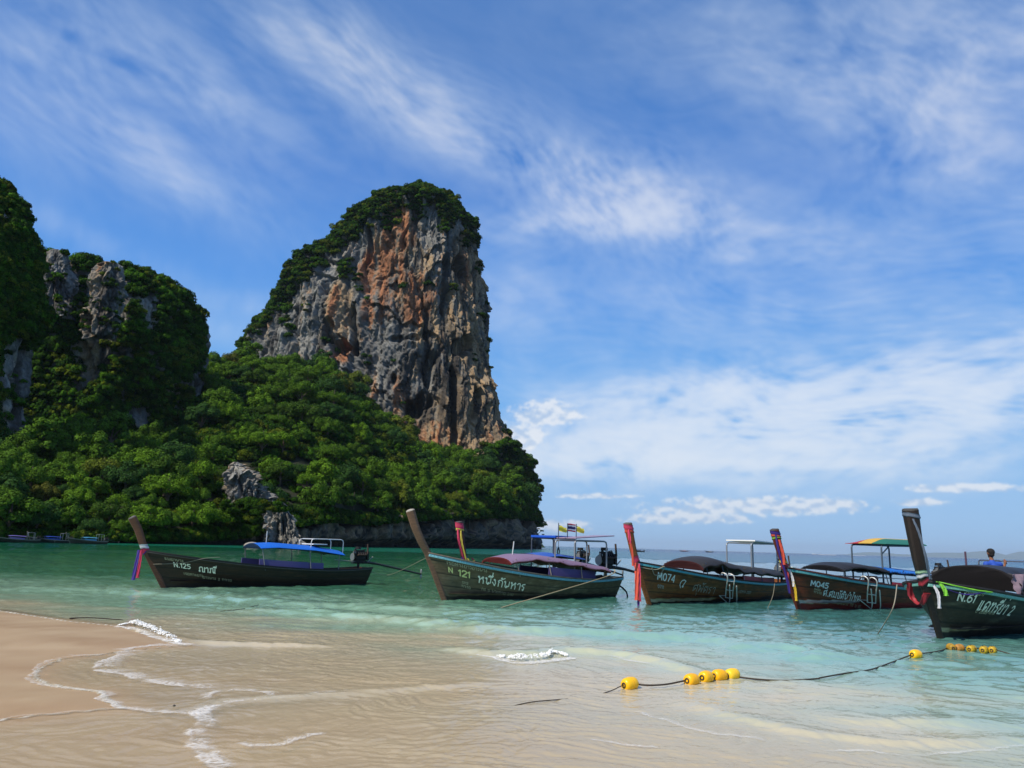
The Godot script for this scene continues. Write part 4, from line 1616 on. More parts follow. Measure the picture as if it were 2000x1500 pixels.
func make_engine(t: Node3D, h: Hull, reach := 3.0, k := 1.0, lift := 0.0) -> void:
	var at := Vector3(h.L - 0.35, h.sheer(h.L) + 0.06 + lift, 0)
	var black := mat("greasy_iron", rgb(44, 42, 40), 0.5, "fine", 0.35)
	var steel := mat("worn_steel", rgb(150, 148, 142), 0.4, "", 0.7)
	var e := Node3D.new()
	e.name = "engine"
	e.position = at
	e.scale = Vector3.ONE * k
	t.add_child(e)
	var mb := MB.new()
	mb.box(Vector3(0.02, 0.36, 0), Vector3(0.46, 0.30, 0.30))
	mb.box(Vector3(0.0, 0.55, 0.02), Vector3(0.40, 0.12, 0.22))
	mb.box(Vector3(0.02, 0.17, 0), Vector3(0.40, 0.14, 0.24))
	for j in 4:
		mb.tube([Vector3(-0.14 + j * 0.1, 0.42, 0.12), Vector3(-0.14 + j * 0.1, 0.52, 0.2), Vector3(-0.14 + j * 0.1, 0.44, 0.24)], 0.03, 6)
	put("engine_block", mb, black, e)
	mb = MB.new()
	mb.tube([Vector3(-0.2, 0.42, 0.24), Vector3(0.18, 0.42, 0.24), Vector3(0.27, 0.5, 0.22), Vector3(0.27, 0.86, 0.18)], 0.032, 8)
	put("exhaust_pipe", mb, mat("rusty_iron", rgb(86, 66, 54), 0.8, "fine", 0.2), e)
	mb = MB.new()
	mb.tube([Vector3(-0.05, 0.64, 0.0), Vector3(-0.05, 0.74, 0.0)], [0.12, 0.11], 12)
	put("air_filter", mb, black, e)
	mb = MB.new()
	mb.tube([Vector3(-0.27, 0.34, 0), Vector3(-0.31, 0.34, 0)], [0.15, 0.15], 14)
	mb.tube([Vector3(-0.27, 0.50, 0.08), Vector3(-0.30, 0.50, 0.08)], [0.07, 0.07], 12)
	put("pulley", mb, steel, e)
	mb = MB.new()
	mb.box(Vector3(0.34, 0.38, -0.02), Vector3(0.10, 0.34, 0.34))
	put("radiator", mb, black, e)
	mb = MB.new()
	mb.tube([Vector3(-0.18, 0.60, 0.1), Vector3(-0.3, 0.66, 0.14), Vector3(-0.34, 0.5, 0.16), Vector3(-0.25, 0.3, 0.17)], 0.022, 6)
	mb.tube([Vector3(0.18, 0.60, -0.1), Vector3(0.34, 0.64, -0.06), Vector3(0.36, 0.5, 0.02)], 0.022, 6)
	put("hose", mb, black, e)
	mb = MB.new()
	mb.tube([Vector3(0.0, -0.2, 0), Vector3(0.0, 0.12, 0)], 0.05, 8)
	mb.box(Vector3(0.02, 0.10, 0), Vector3(0.62, 0.05, 0.2))
	put("pivot", mb, black, e)
	mb = MB.new()
	mb.tube([Vector3(-0.25, 0.16, 0.06), Vector3(-0.8, 0.2, 0.08), Vector3(-1.15, 0.22, 0.08)], [0.02, 0.018, 0.018], 6)
	put("tiller", mb, steel, e)
	mb = MB.new()
	mb.tube([Vector3(0.28, 0.14, 0), Vector3(0.9, 0.07, 0), Vector3(reach, -0.35, 0)], [0.06, 0.045, 0.035], 8)
	put("propeller_shaft", mb, mat("shaft_iron", rgb(52, 48, 46), 0.55, "", 0.3), e)
	for s in 2:
		mb = MB.new()
		mb.blob(Vector3(reach, -0.35 + (0.11 if s == 0 else -0.11), 0), Vector3(0.02, 0.11, 0.045), Basis(Vector3.UP, 0.5))
		put("propeller_blade", mb, steel, e)
	mb = MB.new()
	mb.tube([Vector3(0.4, 0.14, 0.05), Vector3(0.62, 0.36, 0.08)], 0.018, 6)
	put("lever", mb, steel, e)

func side_panel(t: Node3D, h: Hull, x0: float, x1: float, up: float, key: String, c: Color) -> void:
	for side in [1.0, -1.0]:
		var rows := []
		for a in 13:
			var x := lerpf(x0, x1, a / 12.0)
			var u := (x - h.stem[h.join].x) / (h.L - h.stem[h.join].x)
			var p := h.at(u, 1.0, 0.10)
			var z: float = p.z * side
			rows.append(PackedVector3Array([Vector3(x, p.y - 0.06, z), Vector3(x, p.y + up, z * 0.97), Vector3(x, p.y + up, z * 0.97 - 0.035 * side), Vector3(x, p.y - 0.06, z - 0.035 * side)]))
		var mb := MB.new()
		mb.sweep(rows)
		put("side_panel", mb, mat(key, c, 0.6, "cloth"), t)

func frame_top(t: Node3D, x0: float, x1: float, y0: float, y: float, hw: float, r: float, m: Material) -> void:
	# a tall pipe frame over the stern: two hoops joined fore and aft, each hoop a part
	for side in [1.0, -1.0]:
		var mb := MB.new()
		mb.tube([Vector3(x0, y0, hw * side), Vector3(x0, y - 0.12, hw * side), Vector3(x0 + 0.03, y - 0.03, hw * side), Vector3(x0 + 0.14, y, hw * side), Vector3(x1 - 0.14, y, hw * side), Vector3(x1 - 0.03, y - 0.03, hw * side),
			Vector3(x1, y - 0.12, hw * side), Vector3(x1, y0, hw * side)], r, 7)
		put("pipe_frame", mb, m, t)
	for x in [x0 + 0.14, x1 - 0.14]:
		var mb := MB.new()
		mb.tube([Vector3(x, y - 0.01, -hw), Vector3(x, y - 0.01, hw)], r * 0.8, 6)
		put("cross_bar", mb, m, t)

func ladder(h_t: Node3D, h: Hull, l: float, label: String, c: Color, extra: bool) -> void:
	var t := thing("boarding_ladder", label, "ladder", "metal ladders hung over the sides of the boats")
	t.transform = h_t.transform
	var m := mat("white_pipe", c, 0.35, "", 0.3)
	var g := h.on(l, 0.0, 0.05)
	var ends := []
	for s in [0.0, 0.42]:
		var a := h.on(l + s, -0.02, 0.06)
		var b := h.on(l + s + 0.26, 0.62, 0.05)
		var mb := MB.new()
		mb.tube(curve([a + Vector3(-0.02, -0.02, -0.28), a + Vector3(-0.05, 0.16, -0.1), a + Vector3(0, 0.05, 0.06), a.lerp(b, 0.55) + Vector3(0, 0, 0.04), b + Vector3(0, 0, 0.05)], 4), 0.021, 6)
		put("rail", mb, m, t)
		mb = MB.new()
		var d := (b - a)
		mb.tube(curve([a + d * 0.35 + Vector3(0.10, 0, 0.10), b + d * 0.1 + Vector3(0.10, -0.0, 0.16), b + d * 0.42 + Vector3(0.12, 0, 0.10)], 4), 0.019, 6)
		put("rail", mb, m, t)
		ends.append([a, b, d])
	for q in [0.15, 0.6, 1.0, 1.4]:
		var mb := MB.new()
		var o := Vector3(0.0, 0, 0.06) if q < 1.05 else Vector3(0.12, 0, 0.11)
		mb.tube([ends[0][0] + ends[0][2] * q + o, ends[1][0] + ends[1][2] * q + o], 0.014, 6)
		put("rung", mb, m, t)
	if extra:
		var mb := MB.new()
		var a: Vector3 = ends[0][0] + ends[0][2] * 0.9 + Vector3(0, 0, 0.06)
		mb.tube([a, a + Vector3(-0.5, 0.02, 0.05), a + ends[0][2] * 0.42 + Vector3(0.1, 0, 0.06)], 0.012, 6)
		put("brace", mb, m, t)
	g = g

func ribbon(boat: Node3D, h: Hull, label: String, bands: Array, tails: Array) -> void:
	# bands: [q on the stem, height, colour key, colour]; tails: [points in boat space, half width, key, colour]
	var t := thing("prow_ribbon", label, "ribbon", "ribbons tied round the prows")
	t.transform = boat.transform
	for b in bands:
		var rows := []
		for k in 5:
			var q: float = b[0] + b[1] * (k / 4.0 - 0.5)
			var s := h.stem_at(clampf(q, 0.0, 1.0))
			var up: Vector3 = s[0] + s[1] * minf(0.0, q) * 0.9
			var g := 0.010 + 0.007 * sin(k * 1.6)
			var sec := section(up, s[2], s[3] + g, s[4] + g, s[5] + g)
			for j in sec.size():
				sec[j] += s[1] * (0.05 * sin(j * 0.9 + b[0] * 9.0)) - s[2] * 0.0
			rows.append(sec)
		var mb := MB.new()
		mb.grid(rows, true)
		put("band", mb, mat(b[2], b[3], 0.75, "cloth"), t)
	for b in tails:
		var mb := MB.new()
		strip(mb, curve(b[0], 8), Vector3(0.72, 0, 0.69), b[1] * 0.62, b[1] * 0.82)
		put("tail", mb, mat(b[2], b[3], 0.75, "cloth"), t)

func hull_of(L: float, B: float, gs: float, gb: float, stem: Array, quick := 1.1) -> Hull:
	var h := Hull.new()
	h.L = L; h.B = B; h.gs = gs; h.gb = gb; h.quick = quick
	for p in stem:
		h.stem.append(Vector2(p[0], p[1]))
	h.gb = h.stem[2].y
	return h

func text_mesh(t: Node3D, h: Hull, key: String, c: Color, lines: Array, side := 1.0) -> void:
	for l in lines:
		var mb := MB.new()
		paint_text(mb, h, l[0], l[1], l[2], l[3], l[4] if l.size() > 4 else 1.0, l[5] if l.size() > 5 else 0.02, 0.12, side)
		put("lettering", mb, mat(key, c, 0.7), t)

func rope(label: String, pts: Array, r: float, c: Color, key: String, n := 8) -> void:
	var mb := MB.new()
	mb.tube(curve(pts, n), r, 6)
	tag(put("mooring_rope", mb, mat(key, c, 0.9, "cloth")), label, "rope", "ropes between the boats and the water")

func build_boats() -> void:
	var cream := rgb(250, 246, 228)
	var steel := mat("pipe_steel", rgb(150, 152, 154), 0.4, "", 0.5)
	var white_pipe := mat("white_pipe", rgb(222, 220, 214), 0.35, "", 0.3)
	var dark_pipe := mat("dark_pipe", rgb(74, 78, 88), 0.5, "", 0.3)
	# --- the black boat on the left, blue canopy
	var t := thing("longtail_boat", "black longtail boat with a bright blue canopy, alone in front of the forest", "boat", "longtail boats moored in the bay")
	boat_place(t, Vector2(320, 1147), Vector2(0.72, 0.70))
	var h := hull_of(7.9, 0.80, 0.56, 1.2, [[0.25, -0.4], [0.0, 0.0], [-0.74, 1.18], [-0.88, 1.45], [-1.05, 1.85], [-1.28, 2.22]])
	make_hull(t, h, {"hull": rgb(70, 46, 36), "hull_top": rgb(58, 40, 34), "patch": rgb(94, 62, 44), "foot": rgb(70, 50, 40), "seed": 3.0, "cap": rgb(52, 44, 40), "cap_name": "black", "rail": rgb(104, 94, 90), "rail_name": "worn", "rail_h": 0.035, "stem_col": rgb(124, 76, 54), "tip": rgb(120, 112, 108), "tip_name": "dim"})
	make_canopy(t, h, {"line": [[2.95, 1.34], [3.6, 1.38], [5.2, 1.30], [6.45, 1.14]], "hw": 0.72, "crown": 0.17, "top": rgb(20, 112, 226), "under": rgb(24, 52, 88), "posts": [3.0, 4.9, 6.2], "ribs": 4})
	side_panel(t, h, 2.95, 5.6, 0.24, "purple_cloth", rgb(104, 92, 150))
	frame_top(t, 5.1, 6.5, 1.2, 1.72, 0.45, 0.016, white_pipe)
	var mb := MB.new()
	mb.box(Vector3(5.5, 1.52, 0.0), Vector3(0.6, 0.035, 0.9))
	put("white_board", mb, mat("white_paint", rgb(226, 226, 222), 0.6), t)
	mb = MB.new()
	mb.tube([Vector3(3.5, 1.5, 0), Vector3(3.5, 1.95, 0)], 0.014, 6)
	put("light_pole", mb, white_pipe, t)
	make_engine(t, h, 3.2)
	text_mesh(t, h, "cream_letters", cream, [["N.125", 0.62, 0.40, 0.15, 1.0, 0.026], ["ญาณี", 1.35, 0.44, 0.16, 1.0, 0.031]])
	text_mesh(t, h, "faded_letters", rgb(176, 168, 138), [["แมยานาง", 0.42, 0.20, 0.07, 1.2, 0.014], ["เรอหางยาว", 0.85, 0.62, 0.07, 1.2, 0.014], ["อาวนาง 2 ทาเรอ", 1.45, 0.66, 0.07, 1.3, 0.014]])
	ribbon(t, h, "purple, red and white ribbon hanging from the black boat's prow", [[0.02, 0.22, "red_cloth", rgb(196, 40, 84)], [0.16, 0.16, "white_cloth", rgb(236, 232, 236)], [-0.04, 0.10, "purple_ribbon", rgb(70, 46, 150)]],
		[[[Vector3(-0.98, 1.2, 0.1), Vector3(-1.0, 0.9, 0.12), Vector3(-1.05, 0.25, 0.12)], 0.07, "purple_ribbon", rgb(70, 46, 150)], [[Vector3(-0.93, 1.2, 0.18), Vector3(-0.93, 0.8, 0.2), Vector3(-0.96, 0.32, 0.22)], 0.06, "red_cloth", rgb(196, 40, 84)]])
	rope("thin pale rope slung round the black boat's bow", [h.on(0.02, 0.42, 0.03) * Vector3(1, 1, 1), h.on(0.9, 0.22, 0.03), h.on(1.6, -0.03, 0.02), h.on(2.1, -0.1, -0.05)].map(func(p): return t.transform * p), 0.010, rgb(170, 160, 140), "pale_rope")
	rope("slack grey rope from the black boat's stern down to the water", [t.transform * Vector3(7.9, 0.5, 0.3), sea_pt(760, 1134) + Vector3(0, 0.25, 0), pt(832, 1090, 24.0)], 0.010, rgb(150, 140, 118), "grey_rope")
	mb = MB.new()
	mb.tube(curve([t.transform * Vector3(8.0, 0.25, 0.1), t.transform * Vector3(8.25, 0.12, 0.3), t.transform * Vector3(8.1, -0.1, 0.35)], 6), 0.02, 6)
	# --- the boat behind, only its prow, rail and stern show
	var t2 := thing("longtail_boat", "dark longtail boat half hidden behind the grey one, flags on its pipe frame", "boat", "longtail boats moored in the bay")
	boat_place(t2, Vector2(925, 1158), Vector2(0.60, 0.80))
	var h2 := hull_of(7.6, 0.85, 0.58, 1.2, [[0.25, -0.4], [0.0, 0.0], [-0.6, 1.12], [-0.74, 1.5], [-0.88, 1.95], [-1.0, 2.42]])
	make_hull(t2, h2, {"hull": rgb(52, 42, 36), "patch": rgb(66, 54, 44), "seed": 8.0, "cap": rgb(52, 44, 40), "cap_name": "black", "rail": rgb(110, 186, 198), "rail_name": "dull_turquoise", "stem_col": rgb(104, 44, 34), "stem_name": "red", "tip": rgb(92, 84, 82), "tip_name": "dark"})
	make_canopy(t2, h2, {"line": [[3.2, 1.28], [4.4, 1.34], [6.4, 1.2]], "hw": 0.75, "crown": 0.12, "top": rgb(66, 110, 206), "under": rgb(60, 50, 70), "posts": [3.4, 5.0, 6.2]})
	side_panel(t2, h2, 4.2, 6.6, 0.16, "salmon_cloth", rgb(196, 120, 108))
	frame_top(t2, 4.3, 5.9, 0.6, 2.02, 0.55, 0.03, dark_pipe)
	mb = MB.new()
	mb.box(Vector3(4.95, 2.08, 0.0), Vector3(1.3, 0.09, 1.2))
	put("frame_roof", mb, mat("blue_tarpaulin", rgb(22, 92, 214), 0.5, "cloth"), t2)
	mb = MB.new()
	mb.tube([Vector3(5.0, 2.0, 0.3), Vector3(5.0, 1.65, 0.3)], 0.01, 5)
	mb.tube(curve([Vector3(5.0, 1.66, 0.3), Vector3(4.93, 1.5, 0.3), Vector3(5.0, 1.28, 0.3), Vector3(5.07, 1.5, 0.3), Vector3(5.0, 1.66, 0.3)], 5), 0.025, 6)
	put("hanging_coil", mb, mat("greasy_iron", rgb(44, 42, 40), 0.5, "fine", 0.35), t2)
	make_engine(t2, h2, 3.4, 1.1, 0.12)
	text_mesh(t2, h2, "cream_letters", cream, [["น นาคา 5", 0.7, 0.40, 0.17, 1.0, 0.026]])
	ribbon(t2, h2, "pink and yellow ribbon hanging from the tip of the second prow", [[0.93, 0.14, "pink_ribbon", rgb(240, 72, 110)], [0.84, 0.08, "yellow_ribbon", rgb(236, 214, 90)]],
		[[[Vector3(-1.12, 2.2, 0.1), Vector3(-1.1, 1.8, 0.14), Vector3(-0.86, 1.3, 0.16), Vector3(-0.7, 1.1, 0.16)], 0.05, "pink_ribbon", rgb(240, 72, 110)], [[Vector3(-1.05, 2.15, 0.18), Vector3(-1.0, 1.75, 0.2), Vector3(-0.78, 1.2, 0.24), Vector3(-0.62, 1.02, 0.24)], 0.045, "yellow_ribbon", rgb(236, 214, 90)]])
	ribbon(t2, h2, "purple and pink garland round the foot of the second prow", [[0.05, 0.14, "purple_ribbon", rgb(70, 46, 150)], [-0.06, 0.08, "pink_ribbon", rgb(240, 72, 110)]],
		[[[Vector3(-0.6, 1.2, 0.16), Vector3(-0.5, 1.05, 0.26), Vector3(-0.42, 1.14, 0.3)], 0.04, "yellow_ribbon", rgb(236, 214, 90)], [[Vector3(-0.45, 1.22, 0.22), Vector3(-0.36, 1.1, 0.28), Vector3(-0.34, 0.98, 0.3)], 0.05, "pink_ribbon", rgb(240, 72, 110)]])
	# --- grey boat with the turquoise rail
	var t3 := thing("longtail_boat", "weathered grey longtail boat with a turquoise rail and mauve canopy", "boat", "longtail boats moored in the bay")
	boat_place(t3, Vector2(868, 1172), Vector2(0.783, 0.62))
	var h3 := hull_of(7.3, 0.85, 0.60, 1.3, [[0.25, -0.4], [0.0, 0.0], [-0.72, 1.40], [-0.95, 1.72], [-1.2, 2.15], [-1.40, 2.62]])
	make_hull(t3, h3, {"hull": rgb(130, 112, 88), "hull_top": rgb(128, 100, 72), "patch": rgb(164, 148, 122), "foot": rgb(60, 50, 42), "seed": 14.0, "cap": rgb(150, 134, 116), "cap_name": "tan", "rail": rgb(150, 222, 236), "rail_name": "turquoise", "rail_h": 0.085, "stem_col": rgb(146, 106, 82), "stem_name": "weathered", "tip": rgb(206, 196, 180), "tip_name": "pale"})
	make_canopy(t3, h3, {"line": [[1.95, 1.22], [2.6, 1.34], [3.4, 1.33], [4.8, 1.19], [6.45, 0.98]], "hw": 0.78, "crown": 0.09, "top": rgb(150, 124, 152), "under": rgb(118, 44, 34), "sag": 0.09, "posts": [2.15, 3.5, 5.0, 6.2], "ribs": 5, "post": rgb(150, 140, 128), "post_name": "grey_posts"})
	side_panel(t3, h3, 3.55, 5.9, 0.30, "violet_cloth", rgb(96, 82, 140))
	frame_top(t3, 4.95, 6.5, 0.55, 1.92, 0.5, 0.03, steel)
	mb = MB.new()
	mb.box(Vector3(5.85, 2.06, 0.1), Vector3(1.9, 0.035, 1.0), Basis(Vector3.BACK, 0.07))
	put("solar_panel", mb, mat("panel_back", rgb(150, 128, 150), 0.4), t3)
	for k in 3:
		mb = MB.new()
		var x := 4.55 + k * 0.42
		mb.tube([Vector3(x, 1.95, 0.1), Vector3(x, 2.5, 0.1)], 0.016, 6)
		var pole := put("flag_pole", mb, dark_pipe, t3)
		if k == 1:
			for s in 5:
				mb = MB.new()
				var tall: float = [0.045, 0.045, 0.09, 0.045, 0.045][s]
				var y: float = [2.475, 2.43, 2.3625, 2.295, 2.25][s]
				strip(mb, [Vector3(x + 0.02, y, 0.1), Vector3(x + 0.14, y, 0.12), Vector3(x + 0.26, y - 0.012, 0.09), Vector3(x + 0.38, y - 0.02, 0.1)], Vector3.UP, tall * 0.5, tall * 0.5, 0.003)
				put("flag_stripe", mb, [mat("flag_red", rgb(190, 40, 60), 0.8), mat("flag_white", rgb(232, 230, 228), 0.8), mat("flag_blue", rgb(44, 40, 100), 0.8), mat("flag_white", rgb(232, 230, 228), 0.8), mat("flag_red", rgb(190, 40, 60), 0.8)][s], pole)
		else:
			mb = MB.new()
			strip(mb, [Vector3(x + 0.02, 2.33, 0.1), Vector3(x + 0.14, 2.30, 0.13), Vector3(x + 0.28, 2.27, 0.09), Vector3(x + 0.38, 2.26, 0.1)], Vector3.UP, 0.10, 0.085, 0.003)
			put("flag_cloth", mb, mat("flag_yellow", rgb(232, 214, 70), 0.8), pole)
	mb = MB.new()
	mb.tube([Vector3(2.45, 1.4, 0.2), Vector3(2.5, 1.82, 0.2)], 0.018, 6)
	put("light_pole", mb, white_pipe, t3)
	make_engine(t3, h3, 3.2, 1.15, 0.1)
	mb = MB.new()
	mb.tube(curve([Vector3(7.35, 0.42, 0.25), Vector3(7.7, 0.18, 0.3), Vector3(7.8, -0.05, 0.3)], 5), 0.03, 7)
	put("exhaust_hose", mb, mat("greasy_iron", rgb(44, 42, 40), 0.5, "fine", 0.35), t3)
	text_mesh(t3, h3, "yellow_letters", rgb(232, 224, 150), [["N", 0.42, 0.46, 0.15, 1.1, 0.032], ["121", 0.70, 0.50, 0.18, 1.3, 0.040]])
	text_mesh(t3, h3, "cream_letters", cream, [["หนึ่งกันหาร", 1.32, 0.58, 0.20, 1.15, 0.034]])
	text_mesh(t3, h3, "faded_letters", rgb(176, 168, 138), [["เรอหางยาวอาวนาง", 0.42, 0.22, 0.08, 1.2, 0.016], ["0112", 0.78, 0.72, 0.07, 1.2, 0.014], ["ทาเรอ", 0.74, 0.84, 0.07, 1.1, 0.014], ["กระบ นายทาย 2/61", 1.45, 0.80, 0.075, 1.3, 0.015]])
	rope("long tan mooring rope stretched from the grey boat's stern to the water", [t3.transform * Vector3(6.9, 0.95, 0.5), t3.transform * Vector3(6.0, 0.72, 0.95), sea_pt(975, 1186) + Vector3(0, -0.03, 0)], 0.016, rgb(196, 176, 136), "tan_rope", 10)
	# --- brown boat M074
	var t4 := thing("longtail_boat", "brown longtail boat with a ragged black canopy and pink prow ribbons", "boat", "longtail boats moored in the bay")
	boat_place(t4, Vector2(1268, 1180), Vector2(0.725, 0.685))
	var h4 := hull_of(9.0, 0.86, 0.58, 1.26, [[0.25, -0.4], [0.0, 0.0], [-0.70, 1.30], [-0.86, 1.66], [-1.0, 2.05], [-1.12, 2.44]])
	make_hull(t4, h4, {"hull": rgb(164, 96, 46), "hull_top": rgb(96, 66, 44), "patch": rgb(190, 122, 58), "foot": rgb(62, 46, 34), "seed": 21.0, "cap": rgb(64, 40, 36), "cap_name": "maroon", "rail": rgb(104, 200, 214), "rail_name": "deep_turquoise", "stem_col": rgb(176, 104, 48), "stem_name": "orange_brown", "tip": rgb(112, 106, 96), "tip_name": "stone", "stripe": [rgb(236, 222, 172), 0.06, 0.17, 3.0]})
	make_canopy(t4, h4, {"line": [[1.85, 1.24], [2.3, 1.36], [2.8, 1.40], [3.5, 1.30], [4.6, 1.14], [7.3, 0.98]], "hw": 0.82, "crown": 0.12, "top": rgb(58, 54, 50), "under": rgb(74, 30, 26), "sag": 0.12, "posts": [2.05, 3.0, 4.3, 5.6, 7.0], "ribs": 5, "post": rgb(70, 84, 104), "post_name": "blue_posts"})
	side_panel(t4, h4, 4.4, 6.9, 0.18, "faded_red", rgb(186, 66, 66))
	frame_top(t4, 5.5, 7.4, 0.55, 2.02, 0.5, 0.028, steel)
	mb = MB.new()
	mb.box(Vector3(6.5, 2.08, 0.0), Vector3(1.75, 0.05, 1.2), Basis(Vector3.BACK, -0.03))
	put("frame_roof", mb, mat("white_paint", rgb(226, 226, 222), 0.6), t4)
	make_engine(t4, h4, 3.0)
	text_mesh(t4, h4, "white_letters", rgb(228, 232, 228), [["M074", 0.52, 0.43, 0.22, 0.85, 0.034], ["ด", 1.42, 0.56, 0.27, 1.0, 0.028]])
	text_mesh(t4, h4, "worn_letters", rgb(164, 164, 154), [["สุพัตรา", 2.08, 0.58, 0.22, 1.15, 0.022], ["0711", 0.50, 0.70, 0.10, 0.9, 0.02], ["เรอหาง 2550", 4.6, 0.42, 0.08, 1.2, 0.016]])
	ladder(t4, h4, 3.55, "white pipe ladder hung over the side of the brown boat with pink ribbons", rgb(222, 220, 214), true)
	ribbon(t4, h4, "pink ribbon knotted round the tip of the third prow, orange tail", [[0.93, 0.13, "pink_ribbon", rgb(240, 72, 110)], [0.82, 0.10, "coral_ribbon", rgb(246, 96, 70)]],
		[[[Vector3(-1.22, 2.28, 0.14), Vector3(-1.2, 2.0, 0.16), Vector3(-1.16, 1.85, 0.16)], 0.06, "pink_ribbon", rgb(240, 72, 110)], [[Vector3(-1.18, 1.95, 0.17), Vector3(-1.1, 1.6, 0.18), Vector3(-1.05, 1.18, 0.18)], 0.045, "coral_ribbon", rgb(246, 96, 70)]])
	ribbon(t4, h4, "long pink and purple ribbon trailing from the third prow into the water", [[0.03, 0.2, "pink_ribbon", rgb(240, 72, 110)], [-0.07, 0.1, "rose_ribbon", rgb(250, 100, 130)]],
		[[[Vector3(-0.86, 1.28, 0.16), Vector3(-0.9, 0.9, 0.2), Vector3(-0.92, 0.16, 0.22)], 0.085, "coral_ribbon", rgb(246, 84, 84)], [[Vector3(-0.8, 1.25, 0.22), Vector3(-0.82, 0.8, 0.25), Vector3(-0.82, 0.12, 0.26)], 0.05, "pink_ribbon", rgb(240, 72, 110)], [[Vector3(-0.78, 1.1, 0.14), Vector3(-0.8, 0.5, 0.18), Vector3(-0.82, -0.1, 0.2)], 0.045, "violet_ribbon", rgb(120, 44, 150)]])
	rope("pale rope looped over the bow of the brown boat with pink ribbons", [h4.stem_at(0.0)[0] + Vector3(-0.05, -0.14, 0.1), h4.on(0.45, 0.14, 0.03), h4.on(0.75, -0.02, 0.04), h4.on(0.62, 0.22, 0.04), h4.on(0.42, 0.3, 0.04), h4.on(0.36, 0.1, 0.04)].map(func(p): return t4.transform * p), 0.014, rgb(186, 172, 144), "pale_rope")
	# --- brown boat M045
	var t5 := thing("longtail_boat", "red-brown longtail boat with a white waterline stripe and striped stern awning", "boat", "longtail boats moored in the bay")
	boat_place(t5, Vector2(1560, 1190), Vector2(0.84, 0.54))
	var h5 := hull_of(8.6, 0.86, 0.60, 1.2, [[0.25, -0.4], [0.0, 0.0], [-0.62, 1.26], [-0.76, 1.62], [-0.92, 2.0], [-1.04, 2.38]])
	make_hull(t5, h5, {"hull": rgb(150, 74, 44), "hull_top": rgb(94, 58, 42), "patch": rgb(160, 92, 52), "foot": rgb(72, 46, 38), "seed": 31.0, "cap": rgb(110, 58, 50), "cap_name": "red", "rail": rgb(110, 196, 200), "rail_name": "sea_green", "rail_h": 0.085, "stem_col": rgb(134, 58, 36), "stem_name": "red_brown", "tip": rgb(84, 76, 74), "tip_name": "dark", "stripe": [rgb(228, 224, 210), 0.17, 0.29, 2.4], "boot": rgb(168, 52, 42)})
	make_canopy(t5, h5, {"line": [[1.25, 1.26], [1.7, 1.36], [2.4, 1.36], [3.7, 1.24]], "hw": 0.80, "crown": 0.10, "top": rgb(46, 44, 44), "under": rgb(36, 34, 36), "sag": 0.05, "posts": [1.35, 2.5, 3.5], "ribs": 5, "post": rgb(60, 64, 74), "post_name": "dark_posts"})
	make_canopy(t5, h5, {"line": [[3.72, 1.25], [4.6, 1.22], [6.4, 1.10]], "hw": 0.80, "crown": 0.10, "top": rgb(46, 130, 232), "under": rgb(30, 60, 120), "sag": 0.06, "posts": [4.6, 6.2], "ribs": 3, "post": rgb(60, 64, 74), "post_name": "dark_posts"})
	for side in [1.0, -1.0]:
		mb = MB.new()
		mb.tube([Vector3(1.3, 1.02, 0.76 * side), Vector3(3.6, 0.98, 0.78 * side), Vector3(6.2, 0.92, 0.76 * side)], 0.014, 6)
		put("hand_rail", mb, dark_pipe, t5)
		for k in 30:
			var x := 1.4 + k * 0.155
			mb = MB.new()
			mb.tube([Vector3(x, lookup([[1.25, 1.26], [1.7, 1.36], [2.4, 1.36], [3.7, 1.24], [6.4, 1.1]], x)[1] - 0.02, 0.79 * side), Vector3(x + 0.01, lookup([[1.25, 1.18], [1.7, 1.26], [2.4, 1.26], [3.7, 1.14], [6.4, 1.0]], x)[1], 0.79 * side)], [0.02, 0.008], 5)
			put("fringe_tassel", mb, mat("dark_cloth", rgb(52, 54, 66), 0.85), t5)
	frame_top(t5, 3.75, 6.0, 0.55, 2.06, 0.55, 0.03, mat("slate_pipe", rgb(84, 96, 108), 0.5, "", 0.3))
	mb = MB.new()
	mb.tube([Vector3(3.75, 1.75, 0.55), Vector3(4.25, 2.05, 0.55)], 0.022, 6)
	put("frame_brace", mb, mat("slate_pipe", rgb(84, 96, 108), 0.5, "", 0.3), t5)
	for k in 3:
		var rows := []
		for a in 13:
			var x := lerpf(3.7, 6.2, a / 12.0)
			var row := PackedVector3Array()
			for q in [0.0, 1.0]:
				for b in 4:
					var w := lerpf(0.75, -0.75, (k + (b if q == 0.0 else 3 - b) / 3.0) / 3.0)
					row.append(Vector3(x, 2.10 + 0.20 * (1.0 - w * w / 0.5625) * 1.0 * sin(clampf(a / 4.0, 0.05, 1.0) * PI * 0.5) - q * 0.018, w))
			rows.append(row)
		mb = MB.new()
		mb.sweep(rows)
		put("awning_stripe", mb, [mat("awning_green", rgb(42, 128, 104), 0.6, "cloth"), mat("awning_yellow", rgb(236, 190, 76), 0.6, "cloth"), mat("awning_red", rgb(206, 62, 62), 0.6, "cloth")][k], t5)
	side_panel(t5, h5, 3.9, 5.8, 0.12, "crimson_cloth", rgb(172, 44, 58))
	mb = MB.new()
	mb.tube([Vector3(3.45, 0.5, 0.3), Vector3(3.45, 0.55, 0.3), Vector3(3.45, 0.98, 0.3), Vector3(3.45, 1.03, 0.3)], [0.2, 0.22, 0.22, 0.19], 14)
	tag(put("fuel_drum", mb, mat("drum_red", rgb(150, 58, 40), 0.6, "fine")), "red-brown drum standing amidships in the boat with the striped awning", "drum")
	get_node("fuel_drum").transform = t5.transform
	make_engine(t5, h5, 3.0)
	mb = MB.new()
	mb.box(Vector3(-0.22, 1.24, 0.0), Vector3(0.62, 0.03, 0.5), Basis(Vector3.BACK, -0.14))
	put("bow_plate", mb, mat("pale_paint", rgb(200, 206, 204), 0.5), t5)
